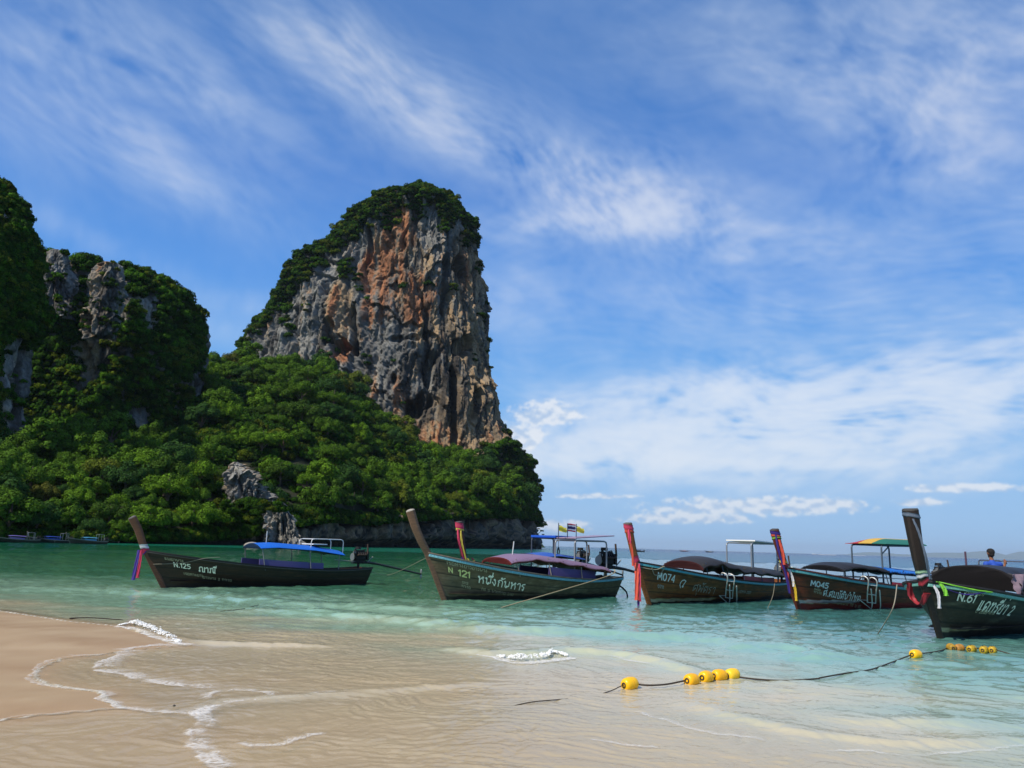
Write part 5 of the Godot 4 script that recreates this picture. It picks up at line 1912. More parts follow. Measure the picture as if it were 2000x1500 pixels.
	text_mesh(t5, h5, "white_letters", rgb(228, 232, 228), [["M045", 0.62, 0.42, 0.16, 1.25, 0.036], ["ส.สมบัตินำโชค", 1.10, 0.66, 0.18, 0.86, 0.027]])
	text_mesh(t5, h5, "faded_letters", rgb(176, 168, 138), [["0450", 0.74, 0.54, 0.06, 1.3, 0.014], ["ทาเรอ", 0.72, 0.63, 0.06, 1.3, 0.014], ["อาวนาง กระบ 61", 1.75, 0.84, 0.08, 1.3, 0.016]])
	ladder(t5, h5, 2.75, "white pipe ladder hung over the side of the red-brown boat", rgb(222, 220, 214), true)
	ribbon(t5, h5, "purple, orange and green bands round the tip of the fourth prow", [[0.94, 0.09, "indigo_ribbon", rgb(66, 44, 140)], [0.86, 0.07, "coral_ribbon", rgb(246, 96, 70)], [0.79, 0.06, "lime_ribbon", rgb(150, 190, 60)]],
		[[[Vector3(-1.12, 2.25, 0.14), Vector3(-1.05, 1.7, 0.18), Vector3(-0.78, 1.0, 0.2), Vector3(-0.66, 0.5, 0.2)], 0.045, "indigo_ribbon", rgb(60, 46, 160)], [[Vector3(-1.05, 2.1, 0.2), Vector3(-0.96, 1.7, 0.24), Vector3(-0.9, 1.35, 0.24)], 0.055, "coral_ribbon", rgb(250, 100, 80)]])
	ribbon(t5, h5, "red and yellow sash with a hanging flower garland on the fourth prow", [[0.05, 0.2, "crimson_cloth", rgb(202, 40, 66)], [0.16, 0.08, "yellow_ribbon", rgb(236, 214, 90)]],
		[[[Vector3(-0.6, 1.2, 0.18), Vector3(-0.52, 0.95, 0.22), Vector3(-0.5, 0.7, 0.24)], 0.05, "white_cloth", rgb(236, 232, 236)], [[Vector3(-0.5, 0.85, 0.24), Vector3(-0.47, 0.6, 0.26), Vector3(-0.46, 0.28, 0.28)], 0.05, "gold_ribbon", rgb(232, 190, 40)], [[Vector3(-0.74, 1.22, 0.16), Vector3(-0.74, 1.05, 0.2), Vector3(-0.72, 0.92, 0.2)], 0.07, "crimson_cloth", rgb(202, 40, 66)]])
	rope("thin rope hanging from the stern of the boat with pink ribbons", [pt(1513, 1140, 24.6), pt(1509, 1165, 24.3), sea_pt(1497, 1190) - Vector3(0, 0.05, 0)], 0.010, rgb(150, 150, 130), "grey_rope")
	# --- the near boat on the right
	var t6 := thing("longtail_boat", "near dark green longtail boat, bow towards the beach, cut by the picture's edge", "boat", "longtail boats moored in the bay")
	boat_place(t6, Vector2(1836, 1247), Vector2(0.75, 0.66))
	var h6 := hull_of(8.4, 1.06, 0.66, 1.18, [[0.25, -0.4], [0.0, 0.0], [-0.70, 1.20], [-0.86, 1.62], [-0.98, 2.1], [-1.10, 2.66]], 0.75)
	make_hull(t6, h6, {"hull": rgb(76, 62, 48), "hull_top": rgb(52, 44, 36), "patch": rgb(134, 126, 104), "foot": rgb(44, 36, 32), "seed": 41.0, "cap": rgb(62, 52, 56), "cap_name": "plum", "rail": rgb(152, 222, 206), "rail_name": "pale_turquoise", "rail_h": 0.085, "stem_col": rgb(58, 40, 33), "stem_name": "near_black", "tip": rgb(92, 88, 84), "tip_name": "dull", "stripe": [rgb(196, 184, 142), 0.14, 0.22, 1.7], "inside": rgb(52, 38, 34)})
	make_canopy(t6, h6, {"line": [[2.2, 1.34], [3.2, 1.36], [5.2, 1.30], [7.0, 1.2]], "hw": 1.02, "crown": 0.20, "top": rgb(40, 34, 32), "under": rgb(30, 22, 20), "sag": 0.30, "posts": [2.4, 4.6, 6.8], "ribs": 5, "post": rgb(84, 70, 80), "post_name": "plum_posts"})
	mb = MB.new()
	mb.tube([Vector3(2.7, 1.5, -0.25), Vector3(2.7, 1.86, -0.25)], 0.024, 6)
	put("light_pole", mb, mat("plum_pipe", rgb(84, 58, 74), 0.5), t6)
	frame_top(t6, 5.6, 7.4, 0.6, 1.66, 0.9, 0.018, dark_pipe)
	mb = MB.new()
	strip(mb, curve([Vector3(2.3, 1.38, 0.98), Vector3(2.32, 1.1, 1.0), Vector3(2.3, 0.78, 0.98)], 6), Vector3(0.9, 0, 0.3).normalized(), 0.26, 0.22)
	put("curtain", mb, mat("mauve_cloth", rgb(150, 128, 142), 0.8, "cloth"), t6)
	make_engine(t6, h6, 3.0)
	text_mesh(t6, h6, "cream_letters", cream, [["N.61", 0.46, 0.31, 0.17, 1.0, 0.03], ["แคทรีย่า 2", 1.05, 0.44, 0.20, 1.05, 0.036]])
	text_mesh(t6, h6, "faded_letters", rgb(176, 168, 138), [["เรอหางยาว", 0.60, 0.14, 0.05, 1.2, 0.012], ["0 2555", 1.02, 0.50, 0.08, 1.2, 0.014], ["นายทายเรอ", 1.2, 0.48, 0.06, 1.2, 0.012]])
	text_mesh(t6, h6, "pale_letters", rgb(150, 154, 130), [["แคทรี 2", 0.5, 0.42, 0.18, 0.9, 0.022]], -1.0)
	ribbon(t6, h6, "white, red and green cloth wound round the foot of the nearest prow", [[-0.02, 0.10, "crimson_cloth", rgb(190, 40, 58)], [0.08, 0.06, "white_cloth", rgb(236, 232, 226)], [0.14, 0.05, "mint_cloth", rgb(176, 210, 170)]],
		[[[Vector3(-0.72, 1.15, -0.26), Vector3(-0.56, 0.85, -0.30), Vector3(-0.62, 0.72, -0.10), Vector3(-0.66, 0.95, 0.06)], 0.09, "crimson_cloth", rgb(178, 36, 54)], [[Vector3(-0.66, 1.14, 0.2), Vector3(-0.62, 0.95, 0.26), Vector3(-0.60, 0.66, 0.26)], 0.045, "white_cloth", rgb(236, 232, 226)],
		[[Vector3(-0.6, 1.2, 0.3), Vector3(-0.54, 1.05, 0.36), Vector3(-0.5, 0.92, 0.38)], 0.06, "acid_green", rgb(150, 232, 70)], [[Vector3(-0.64, 1.2, 0.28), Vector3(-0.1, 1.08, 0.66), Vector3(0.5, 1.0, 0.90)], 0.06, "acid_green", rgb(150, 232, 70)], [[Vector3(-0.6, 1.1, 0.3), Vector3(-0.2, 0.96, 0.62), Vector3(0.3, 1.0, 0.84)], 0.035, "indigo_ribbon", rgb(60, 46, 140)]])
	ribbon(t6, h6, "faded blue cloth strip running down the face of the nearest prow", [[0.94, 0.05, "grey_blue_cloth", rgb(112, 124, 144)]],
		[[[Vector3(-1.2, 2.48, 0.10), Vector3(-1.14, 2.2, 0.17), Vector3(-1.02, 1.75, 0.22), Vector3(-0.86, 1.4, 0.2), Vector3(-0.78, 1.25, 0.2)], 0.035, "grey_blue_cloth", rgb(96, 110, 140)]])
	rope("pale rope hanging from the nearest boat's left bow to the water", [t6.transform * h6.on(1.0, -0.02, 0.02) * Vector3(1, 1, 1), pt(1746, 1180, 16.6), sea_pt(1713, 1236) - Vector3(0, 0.04, 0)] if false else [pt(1752, 1142, 16.9), pt(1743, 1190, 16.6), sea_pt(1712, 1238) - Vector3(0, 0.04, 0)], 0.012, rgb(190, 178, 150), "pale_rope")
	far_boats()
	speedboat()
	boatman(t6)

func far_boats() -> void:
	var steel := mat("pipe_steel", rgb(150, 152, 154), 0.4, "", 0.5)
	var list := [
		[Vector2(-14, 1058.8), Vector2(0.74, 0.67), 0.74, rgb(70, 58, 50), rgb(112, 100, 168), "beached longtail boat with a violet canopy, leftmost of the three by the far shore", true],
		[Vector2(62, 1060.0), Vector2(0.56, 0.83), 0.74, rgb(56, 44, 40), rgb(36, 70, 170), "beached longtail boat with a dark blue canopy, middle of the three by the far shore", true],
		[Vector2(137, 1061.4), Vector2(0.54, 0.84), 0.74, rgb(104, 84, 70), rgb(86, 170, 206), "beached longtail boat with a light blue canopy and pale prow by the far shore", true],
		[Vector2(1236, 1077.6), Vector2(0.95, 0.3), 0.9, rgb(50, 42, 40), rgb(60, 62, 70), "distant longtail boat with a dark roof, just right of the third prow", false],
		[Vector2(1329, 1077.1), Vector2(0.95, -0.3), 1.1, rgb(120, 60, 62), rgb(190, 120, 120), "distant reddish boat on the horizon, left of the two above the black canopy", false],
		[Vector2(1379, 1078.8), Vector2(0.95, 0.3), 1.1, rgb(56, 50, 56), rgb(214, 206, 190), "distant longtail boat with a pale roof, right of the two above the black canopy", false],
	]
	for f in list:
		var t := thing("longtail_boat", f[5], "boat", "small boats far off")
		boat_place(t, f[0], f[1], f[2])
		var h := hull_of(8.0, 0.85, 0.58, 1.2, [[0.25, -0.4], [0.0, 0.0], [-0.7, 1.2], [-0.85, 1.5], [-1.0, 1.85], [-1.15, 2.2]])
		make_hull(t, h, {"hull": f[3], "patch": f[3].lightened(0.2), "seed": f[0].x, "fine": 12, "rail": rgb(196, 186, 170), "rail_name": "cream", "stem_col": rgb(150, 134, 116) if f[6] else rgb(70, 50, 40), "stem_name": "pale" if f[6] else "dim", "cap": rgb(150, 134, 116), "cap_name": "tan"})
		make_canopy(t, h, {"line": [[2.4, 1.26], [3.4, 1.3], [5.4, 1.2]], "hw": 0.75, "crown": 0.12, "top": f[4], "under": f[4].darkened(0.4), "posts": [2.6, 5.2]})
		side_panel(t, h, 2.6, 5.2, 0.3, "panel_" + f[4].to_html(false), f[4])
		frame_top(t, 5.7, 6.9, 0.6, 2.0, 0.5, 0.03, steel)
		make_engine(t, h, 3.0)

func speedboat() -> void:
	var t := thing("speedboat", "white speedboat racing left along the horizon with a foam wake", "boat")
	boat_place(t, Vector2(1588, 1083.0), Vector2(0.98, 0.15))
	var white := mat("gelcoat", rgb(232, 234, 236), 0.3)
	var mb := MB.new()
	var rows := []
	for a in 15:
		var u := a / 14.0
		var w := 1.6 * pow(u, 0.5) + 0.02
		var x := lerpf(-2.6, 11.0, u)
		var top := lerpf(2.9, 1.5, pow(u, 0.6))
		rows.append(PackedVector3Array([Vector3(x + 1.8 * (1.0 - u), -0.3, 0), Vector3(x + 0.6 * (1 - u), 0.5, w * 0.8), Vector3(x, top, w), Vector3(x, top + 0.05, 0), Vector3(x, top, -w), Vector3(x + 0.6 * (1 - u), 0.5, -w * 0.8)]))
	mb.sweep(rows)
	put("hull", mb, white, t)
	mb = MB.new()
	mb.box(Vector3(6.2, 3.6, 0), Vector3(5.0, 0.12, 2.6))
	put("canopy", mb, white, t)
	for x in [4.0, 8.4]:
		for z in [1.1, -1.1]:
			mb = MB.new()
			mb.tube([Vector3(x, 1.6, z), Vector3(x, 3.6, z)], 0.05, 6)
			put("canopy_post", mb, mat("pipe_steel", rgb(150, 152, 154), 0.4, "", 0.5), t)
	mb = MB.new()
	mb.box(Vector3(4.0, 2.3, 0), Vector3(0.1, 1.2, 2.2), Basis(Vector3.BACK, 0.4))
	put("windscreen", mb, mat("dark_glass", rgb(40, 48, 58), 0.1), t)
	# its wake, and another streak of broken water farther right
	var foam := mat("foam_white", rgb(238, 240, 240), 0.9, "fine")
	for f in [[1598.0, 1632.0, 1083.4, 1.4], [1660.0, 1690.0, 1084.8, 1.2]]:
		mb = MB.new()
		for k in 60:
			var px := lerpf(f[0], f[1], rng.randf())
			var p := sea_pt(px, f[2] + (px - f[0]) * 0.029 + rng.randf_range(-0.15, 0.15))
			var s: float = rng.randf_range(0.4, 1.0) * f[3]
			mb.blob(Vector3(p.x, 0.1, p.z), Vector3(s * 2.2, s * 0.5, s * 3.0), Basis(), 4, 6)
		tag(put("wake_foam", mb, foam), "white broken water on the open sea near the speedboat", "", "", "stuff")

# ------------------------------------------------------------------ the boatman: one skin over a skeleton of tapered bones
func capsule(p: Vector3, a: Vector3, b: Vector3, ra: float, rb: float) -> float:
	var e := b - a
	var t := clampf((p - a).dot(e) / e.length_squared(), 0.0, 1.0)
	return p.distance_to(a + e * t) - lerpf(ra, rb, t)

func skin(mb: MB, bones: Array, cell: float, soft: float) -> void:
	# bones: [a, b, radius a, radius b, colour]; surface nets over the joined distances
	var lo := Vector3.ONE * 1e9
	var hi := -lo
	for b in bones:
		var r := maxf(b[2], b[3]) + cell * 2.0
		for q in [b[0], b[1]]:
			lo = lo.min(q - Vector3.ONE * r)
			hi = hi.max(q + Vector3.ONE * r)
	var n := Vector3i(((hi - lo) / cell).ceil()) + Vector3i.ONE
	var val := PackedFloat32Array()
	val.resize(n.x * n.y * n.z)
	val.fill(1.0)
	for b in bones:
		var r := maxf(b[2], b[3]) + soft + cell * 2.0
		var c0 := Vector3i(((b[0].min(b[1]) - Vector3.ONE * r - lo) / cell).floor()).clamp(Vector3i.ZERO, n - Vector3i.ONE)
		var c1 := Vector3i(((b[0].max(b[1]) + Vector3.ONE * r - lo) / cell).ceil()).clamp(Vector3i.ZERO, n - Vector3i.ONE)
		for z in range(c0.z, c1.z + 1):
			for y in range(c0.y, c1.y + 1):
				for x in range(c0.x, c1.x + 1):
					var o := (z * n.y + y) * n.x + x
					var d := capsule(lo + Vector3(x, y, z) * cell, b[0], b[1], b[2], b[3])
					var w := val[o]
					var k := maxf(soft - absf(d - w), 0.0) / soft
					val[o] = minf(d, w) - k * k * soft * 0.25
	var ids := {}
	var field := func(q: Vector3) -> float:
		var f := (q - lo) / cell
		var i := Vector3i(f.floor()).clamp(Vector3i.ZERO, n - Vector3i(2, 2, 2))
		return val[(i.z * n.y + i.y) * n.x + i.x]
	for z in n.z - 1:
		for y in n.y - 1:
			for x in n.x - 1:
				var sum := Vector3.ZERO
				var cnt := 0
				var c := []
				for k in 8:
					c.append(val[((z + (k >> 2)) * n.y + y + ((k >> 1) & 1)) * n.x + x + (k & 1)])
				for e in [[0, 1], [2, 3], [4, 5], [6, 7], [0, 2], [1, 3], [4, 6], [5, 7], [0, 4], [1, 5], [2, 6], [3, 7]]:
					var da: float = c[e[0]]
					var db: float = c[e[1]]
					if (da < 0.0) != (db < 0.0):
						var t := da / (da - db)
						var pa := Vector3(e[0] & 1, (e[0] >> 1) & 1, e[0] >> 2)
						var pb := Vector3(e[1] & 1, (e[1] >> 1) & 1, e[1] >> 2)
						sum += pa.lerp(pb, t)
						cnt += 1
				if cnt == 0:
					continue
				var p := lo + (Vector3(x, y, z) + sum / cnt) * cell
				var g := Vector3(c[1] + c[3] + c[5] + c[7] - c[0] - c[2] - c[4] - c[6], c[2] + c[3] + c[6] + c[7] - c[0] - c[1] - c[4] - c[5], c[4] + c[5] + c[6] + c[7] - c[0] - c[1] - c[2] - c[3])
				var best := 1e9
				for b in bones:
					var d := capsule(p, b[0], b[1], b[2], b[3])
					if d < best:
						best = d
						mb.col = b[4]
				ids[Vector3i(x, y, z)] = mb.vert(p, g.normalized())
	for q in ids:
		for ax in 3:
			var u := Vector3i.ZERO
			u[(ax + 1) % 3] = 1
			var w := Vector3i.ZERO
			w[(ax + 2) % 3] = 1
			var s := Vector3i.ZERO
			s[ax] = 1
			if not (ids.has(q - u) and ids.has(q - w) and ids.has(q - u - w)):
				continue
			var a: float = val[(q.z * n.y + q.y) * n.x + q.x]
			var q2: Vector3i = q + s
			if q2.x >= n.x or q2.y >= n.y or q2.z >= n.z:
				continue
			var b: float = val[(q2.z * n.y + q2.y) * n.x + q2.x]
			if (a < 0.0) != (b < 0.0):
				mb.tri(ids[q], ids[q - u], ids[q - u - w])
				mb.tri(ids[q], ids[q - u - w], ids[q - w])
	field = field

func boatman(boat: Node3D) -> void:
	var t := thing("person", "person in a blue shirt seen from behind, standing at the nearest boat's stern", "person")
	var feet := pt(1944, 1150, 20.6)
	t.position = Vector3(feet.x, 0.22, feet.z)
	var skin_c := rgb(128, 84, 60)
	var shirt := rgb(40, 78, 170)
	var shorts := rgb(34, 38, 66)
	var mb := MB.new()
	var hip := Vector3(0.06, 0.86, -0.02)
	var chest := Vector3(0.0, 1.22, 0.0)
	var neck := Vector3(-0.01, 1.42, -0.02)
	skin(mb, [
		[Vector3(-0.04, 0.0, 0.0), Vector3(-0.04, 0.02, -0.14), 0.045, 0.035, skin_c], [Vector3(-0.04, 0.05, 0.0), Vector3(-0.03, 0.46, -0.02), 0.045, 0.062, skin_c], [Vector3(-0.03, 0.46, -0.02), hip + Vector3(-0.09, 0.0, 0), 0.075, 0.10, shorts],
		[Vector3(0.2, 0.0, 0.0), Vector3(0.2, 0.02, -0.14), 0.045, 0.035, skin_c], [Vector3(0.2, 0.05, 0.0), Vector3(0.19, 0.46, -0.03), 0.045, 0.062, skin_c], [Vector3(0.19, 0.46, -0.03), hip + Vector3(0.09, 0.0, 0), 0.075, 0.10, shorts],
		[hip + Vector3(-0.06, 0.02, 0), hip + Vector3(0.06, 0.02, 0), 0.115, 0.115, shorts], [hip + Vector3(0, 0.12, 0), chest, 0.125, 0.135, shirt], [hip + Vector3(-0.05, 0.12, 0), chest + Vector3(-0.07, 0, 0), 0.10, 0.11, shirt], [hip + Vector3(0.05, 0.12, 0), chest + Vector3(0.07, 0, 0), 0.10, 0.11, shirt],
		[chest + Vector3(-0.17, 0.13, 0), chest + Vector3(0.17, 0.13, 0), 0.065, 0.065, shirt], [chest + Vector3(0, 0.1, 0), neck, 0.09, 0.055, shirt], [neck, neck + Vector3(0, 0.08, -0.01), 0.05, 0.048, skin_c],
		[chest + Vector3(-0.19, 0.12, 0), chest + Vector3(-0.25, -0.10, 0.02), 0.060, 0.050, shirt], [chest + Vector3(-0.25, -0.10, 0.02), chest + Vector3(-0.2, -0.3, -0.12), 0.040, 0.03, skin_c],
		[chest + Vector3(0.19, 0.12, 0), chest + Vector3(0.28, -0.06, -0.08), 0.060, 0.050, shirt], [chest + Vector3(0.28, -0.06, -0.08), chest + Vector3(0.40, 0.12, -0.14), 0.040, 0.03, skin_c],
	], 0.014, 0.03)
	# hands: palm, four fingers and a thumb each
	for s in [[chest + Vector3(0.40, 0.12, -0.14), Vector3(0.25, 0.95, -0.1), 1.0], [chest + Vector3(-0.2, -0.3, -0.12), Vector3(0.15, -0.9, -0.35), -1.0]]:
		var w: Vector3 = s[0]
		var d: Vector3 = s[1].normalized()
		var o := d.cross(Vector3.BACK).normalized()
		var hb := [[w, w + d * 0.07, 0.028, 0.034, skin_c]]
		for k in 4:
			var root := w + d * 0.075 + o * (k - 1.5) * 0.021
			var l: float = [0.065, 0.078, 0.073, 0.056][k]
			hb.append([root, root + d * l * 0.55, 0.0095, 0.009, skin_c])
			hb.append([root + d * l * 0.55, root + d * l * 0.9 + Vector3(0, 0, -0.025), 0.009, 0.0075, skin_c])
		hb.append([w + d * 0.025 + o * s[2] * 0.028, w + d * 0.07 + o * s[2] * 0.062 + Vector3(0, 0, -0.015), 0.011, 0.009, skin_c])
		skin(mb, hb, 0.006, 0.008)
	# head
	var c := neck + Vector3(0.0, 0.20, -0.015)
	skin(mb, [[c + Vector3(0, 0.02, 0.015), c + Vector3(0, 0.03, -0.015), 0.083, 0.080, skin_c], [c + Vector3(0, -0.03, -0.03), c + Vector3(0, -0.075, -0.055), 0.064, 0.04, skin_c], [c + Vector3(0, 0.0, -0.09), c + Vector3(0, -0.022, -0.108), 0.012, 0.014, skin_c],
		[c + Vector3(-0.082, -0.02, 0.0), c + Vector3(-0.088, 0.015, 0.008), 0.012, 0.015, skin_c], [c + Vector3(0.082, -0.02, 0.0), c + Vector3(0.088, 0.015, 0.008), 0.012, 0.015, skin_c], [c + Vector3(-0.02, -0.055, -0.088), c + Vector3(0.02, -0.055, -0.088), 0.008, 0.008, rgb(120, 66, 56)],
		[c + Vector3(-0.03, 0.012, -0.082), c + Vector3(-0.036, 0.012, -0.08), 0.011, 0.011, rgb(210, 206, 200)], [c + Vector3(0.03, 0.012, -0.082), c + Vector3(0.036, 0.012, -0.08), 0.011, 0.011, rgb(210, 206, 200)]], 0.009, 0.012)
	put("body", mb, vmat("skin_and_cloth", 0.75), t)
	mb = MB.new()
	skin(mb, [[c + Vector3(0, 0.045, 0.02), c + Vector3(0, 0.05, -0.02), 0.088, 0.082, rgb(24, 20, 18)], [c + Vector3(0, -0.03, 0.045), c + Vector3(0, 0.02, 0.03), 0.06, 0.075, rgb(24, 20, 18)]], 0.010, 0.015)
	put("hair", mb, mat("black_hair", rgb(26, 22, 20), 0.85), t)
	boat = boat

# ------------------------------------------------------------------ floats, ropes, foam
func build_small() -> void:
	var floats := [
		[1230, 1344, "single yellow float at the near end of the line"], [1351, 1336, "yellow float, leftmost and nearest of the row of four"], [1379, 1330, "yellow float, second from left in the row of four"], [1405, 1327, "yellow float, third from left in the row of four"],
		[1430, 1325, "yellow float, rightmost of the row of four, dark stain below"], [1789, 1284, "lone yellow float halfway along the line, left of the near boat's stem"], [1858, 1270, "yellow float, left of the pair under the near boat's stem"], [1874, 1271, "weathered orange float, right of the pair under the near boat"],
		[1898, 1273, "yellow and black float between the pair and the last two"], [1922, 1274.5, "yellow and black float, left of the last two on the line"], [1939, 1275, "yellow and black float at the far end of the line"],
	]
	var path := []
	for f in floats:
		var p := sea_pt(f[0], f[1])
		path.append(Vector3(p.x, 0.035, p.z))
	var fl: Node3D
	for k in floats.size():
		var p: Vector3 = path[k]
		var d: Vector3 = path[mini(k + 1, path.size() - 1)] - path[maxi(k - 1, 0)]
		if k == 0:
			fl = thing("float", floats[k][2], "float", "yellow floats on the line")
			var mb := MB.new()
			var pts := []
			var rad := []
			for s in [[-0.105, 0.030], [-0.104, 0.048], [-0.094, 0.066], [-0.07, 0.079], [-0.03, 0.084], [0.03, 0.084], [0.07, 0.079], [0.094, 0.066], [0.104, 0.048], [0.105, 0.030]]:
				pts.append(Vector3(s[0], 0, 0))
				rad.append(s[1])
			mb.tube(pts, rad, 20)
			put("shell", mb, mat("yellow_plastic", rgb(246, 190, 10), 0.32), fl)
			for s in [-1.0, 1.0]:
				mb = MB.new()
				var ring := []
				for j in 17:
					var a := TAU * j / 16.0
					ring.append(Vector3(0.106 * s, cos(a) * 0.026, sin(a) * 0.026))
				mb.tube(ring, 0.010, 6)
				put("collar", mb, mat("dark_rubber", rgb(58, 46, 30), 0.7), fl)
			mb = MB.new()
			var seam := []
			for j in 33:
				var a := TAU * j / 32.0
				seam.append(Vector3(0, cos(a) * 0.0845, sin(a) * 0.0845))
			mb.tube(seam, 0.0022, 5)
			put("seam", mb, mat("yellow_seam", rgb(220, 160, 10), 0.4), fl)
		else:
			var c: Node3D = fl.duplicate()
			c.name = numbered("float")
			add_child(c)
			c.set_meta("label", floats[k][2])
			if k in [1, 3, 4]:
				c.get_node("shell").material_override = mat("faded_yellow_%d" % (k % 2), [rgb(250, 204, 40), rgb(250, 184, 4)][k % 2], 0.42)
			if k == 7:
				c.get_node("shell").material_override = mat("weathered_orange", rgb(214, 150, 60), 0.6, "fine")
			if k == 6:
				c.get_node("shell").material_override = mat("dull_yellow", rgb(206, 160, 40), 0.6, "fine")
			if k > 7:
				c.get_node("shell").material_override = mat("stained_yellow", rgb(232, 190, 30), 0.5, "fine")
				c.get_node("seam").material_override = mat("greasy_iron", rgb(44, 42, 40), 0.5, "fine", 0.35)
				for j in 5:
					var mb := MB.new()
					var a := j * 1.27
					mb.blob(Vector3(-0.05 + 0.03 * (j % 4), cos(a) * 0.078, sin(a) * 0.078), Vector3(0.024, 0.012, 0.018), Basis(Vector3.RIGHT, a), 4, 7)
					put("stain", mb, mat("tar_black", rgb(34, 30, 26), 0.7), c)
		var node: Node3D = fl if k == 0 else get_node("float_%03d" % k)
		node.position = p + Vector3(0, 0.012, 0)
		node.rotation.y = atan2(-d.z, d.x) + rng.randf_range(-0.25, 0.25)
		if k > 5:
			node.rotation.y += 0.95
			node.scale = Vector3.ONE * 0.88
		node.rotation.z = rng.randf_range(-0.06, 0.06)
	# the line itself, dipping under between the floats
	var dark := mat("wet_line", rgb(72, 58, 42), 0.7, "cloth")
	var segs := [
		[[990, 1379, -0.02], [1040, 1374, 0.012], [1110, 1364, -0.01], [1150, 1357, -0.03], [1192, 1352, 0.01], [1212, 1347, 0.035], [1230, 1342, 0.045]],
		[[1230, 1342, 0.045], [1262, 1344, 0.03], [1300, 1342, 0.028], [1335, 1337, 0.04], [1351, 1334, 0.045], [1405, 1325, 0.045], [1430, 1323, 0.045], [1446, 1326, 0.02], [1490, 1329, 0.006], [1540, 1330, 0.002], [1600, 1326, 0.001]],
		[[1600, 1325, 0.001], [1650, 1317, 0.008], [1700, 1309, 0.004], [1740, 1296, 0.01], [1775, 1285, 0.03], [1789, 1282, 0.045], [1812, 1278, 0.02], [1840, 1272, 0.015], [1858, 1268, 0.045], [1874, 1269, 0.045], [1898, 1271, 0.045], [1922, 1272, 0.045], [1939, 1273, 0.045], [1985, 1278, -0.03]],
	]
	var labels := ["dark near end of the float line lying in the sandy shallows", "dark line through the single float and the row of four", "dark far stretch of the line running out to the near boat"]
	for k in 3:
		var mb := MB.new()
		var line := []
		for s in segs[k]:
			var p := sea_pt(s[0], s[1])
			line.append(Vector3(p.x, s[2] + 0.004, p.z))
		mb.tube(curve(line, 5), 0.006 if k == 0 else 0.011, 7)
		tag(put("float_line", mb, dark), labels[k], "rope", "lengths of the float line")
	# a twig and loose thin lines in the shallows
	var mb := MB.new()
	var a := sea_pt(134, 1219)
	mb.tube(curve([a + Vector3(0, 0.1, 0), sea_pt(170, 1218) + Vector3(0, 0.11, 0), sea_pt(240, 1217) + Vector3(0, 0.06, 0)], 5), [0.012, 0.02, 0.014, 0.01, 0.01, 0.01, 0.01, 0.01, 0.01, 0.01, 0.006], 6)
	tag(put("driftwood", mb, mat("wet_bark", rgb(70, 56, 42), 0.7, "wood")), "thin dark stick lying at the edge of the bare sand", "stick")
	for s in [[[430, 1196], [470, 1192], [505, 1183], "thin dark rope just breaking the surface left of the grey boat"]]:
		mb = MB.new()
		var q := []
		for k in 3:
			var p := sea_pt(s[k][0], s[k][1])
			q.append(p + Vector3(0, 0.025, 0))
		mb.tube(curve(q, 6), 0.007, 5)
		tag(put("loose_rope", mb, mat("wet_line", rgb(72, 58, 42), 0.7, "cloth")), s[3], "rope")
	mb = MB.new()
	a = sea_pt(340, 1381)
	mb.blob(Vector3(a.x, 0.012, a.z), Vector3(0.016, 0.012, 0.012), Basis(), 6, 8)
	tag(put("pebble", mb, mat("dark_pebble", rgb(40, 36, 34), 0.6)), "small dark pebble in the thin foam at the water's edge", "pebble")
	sea_foam()

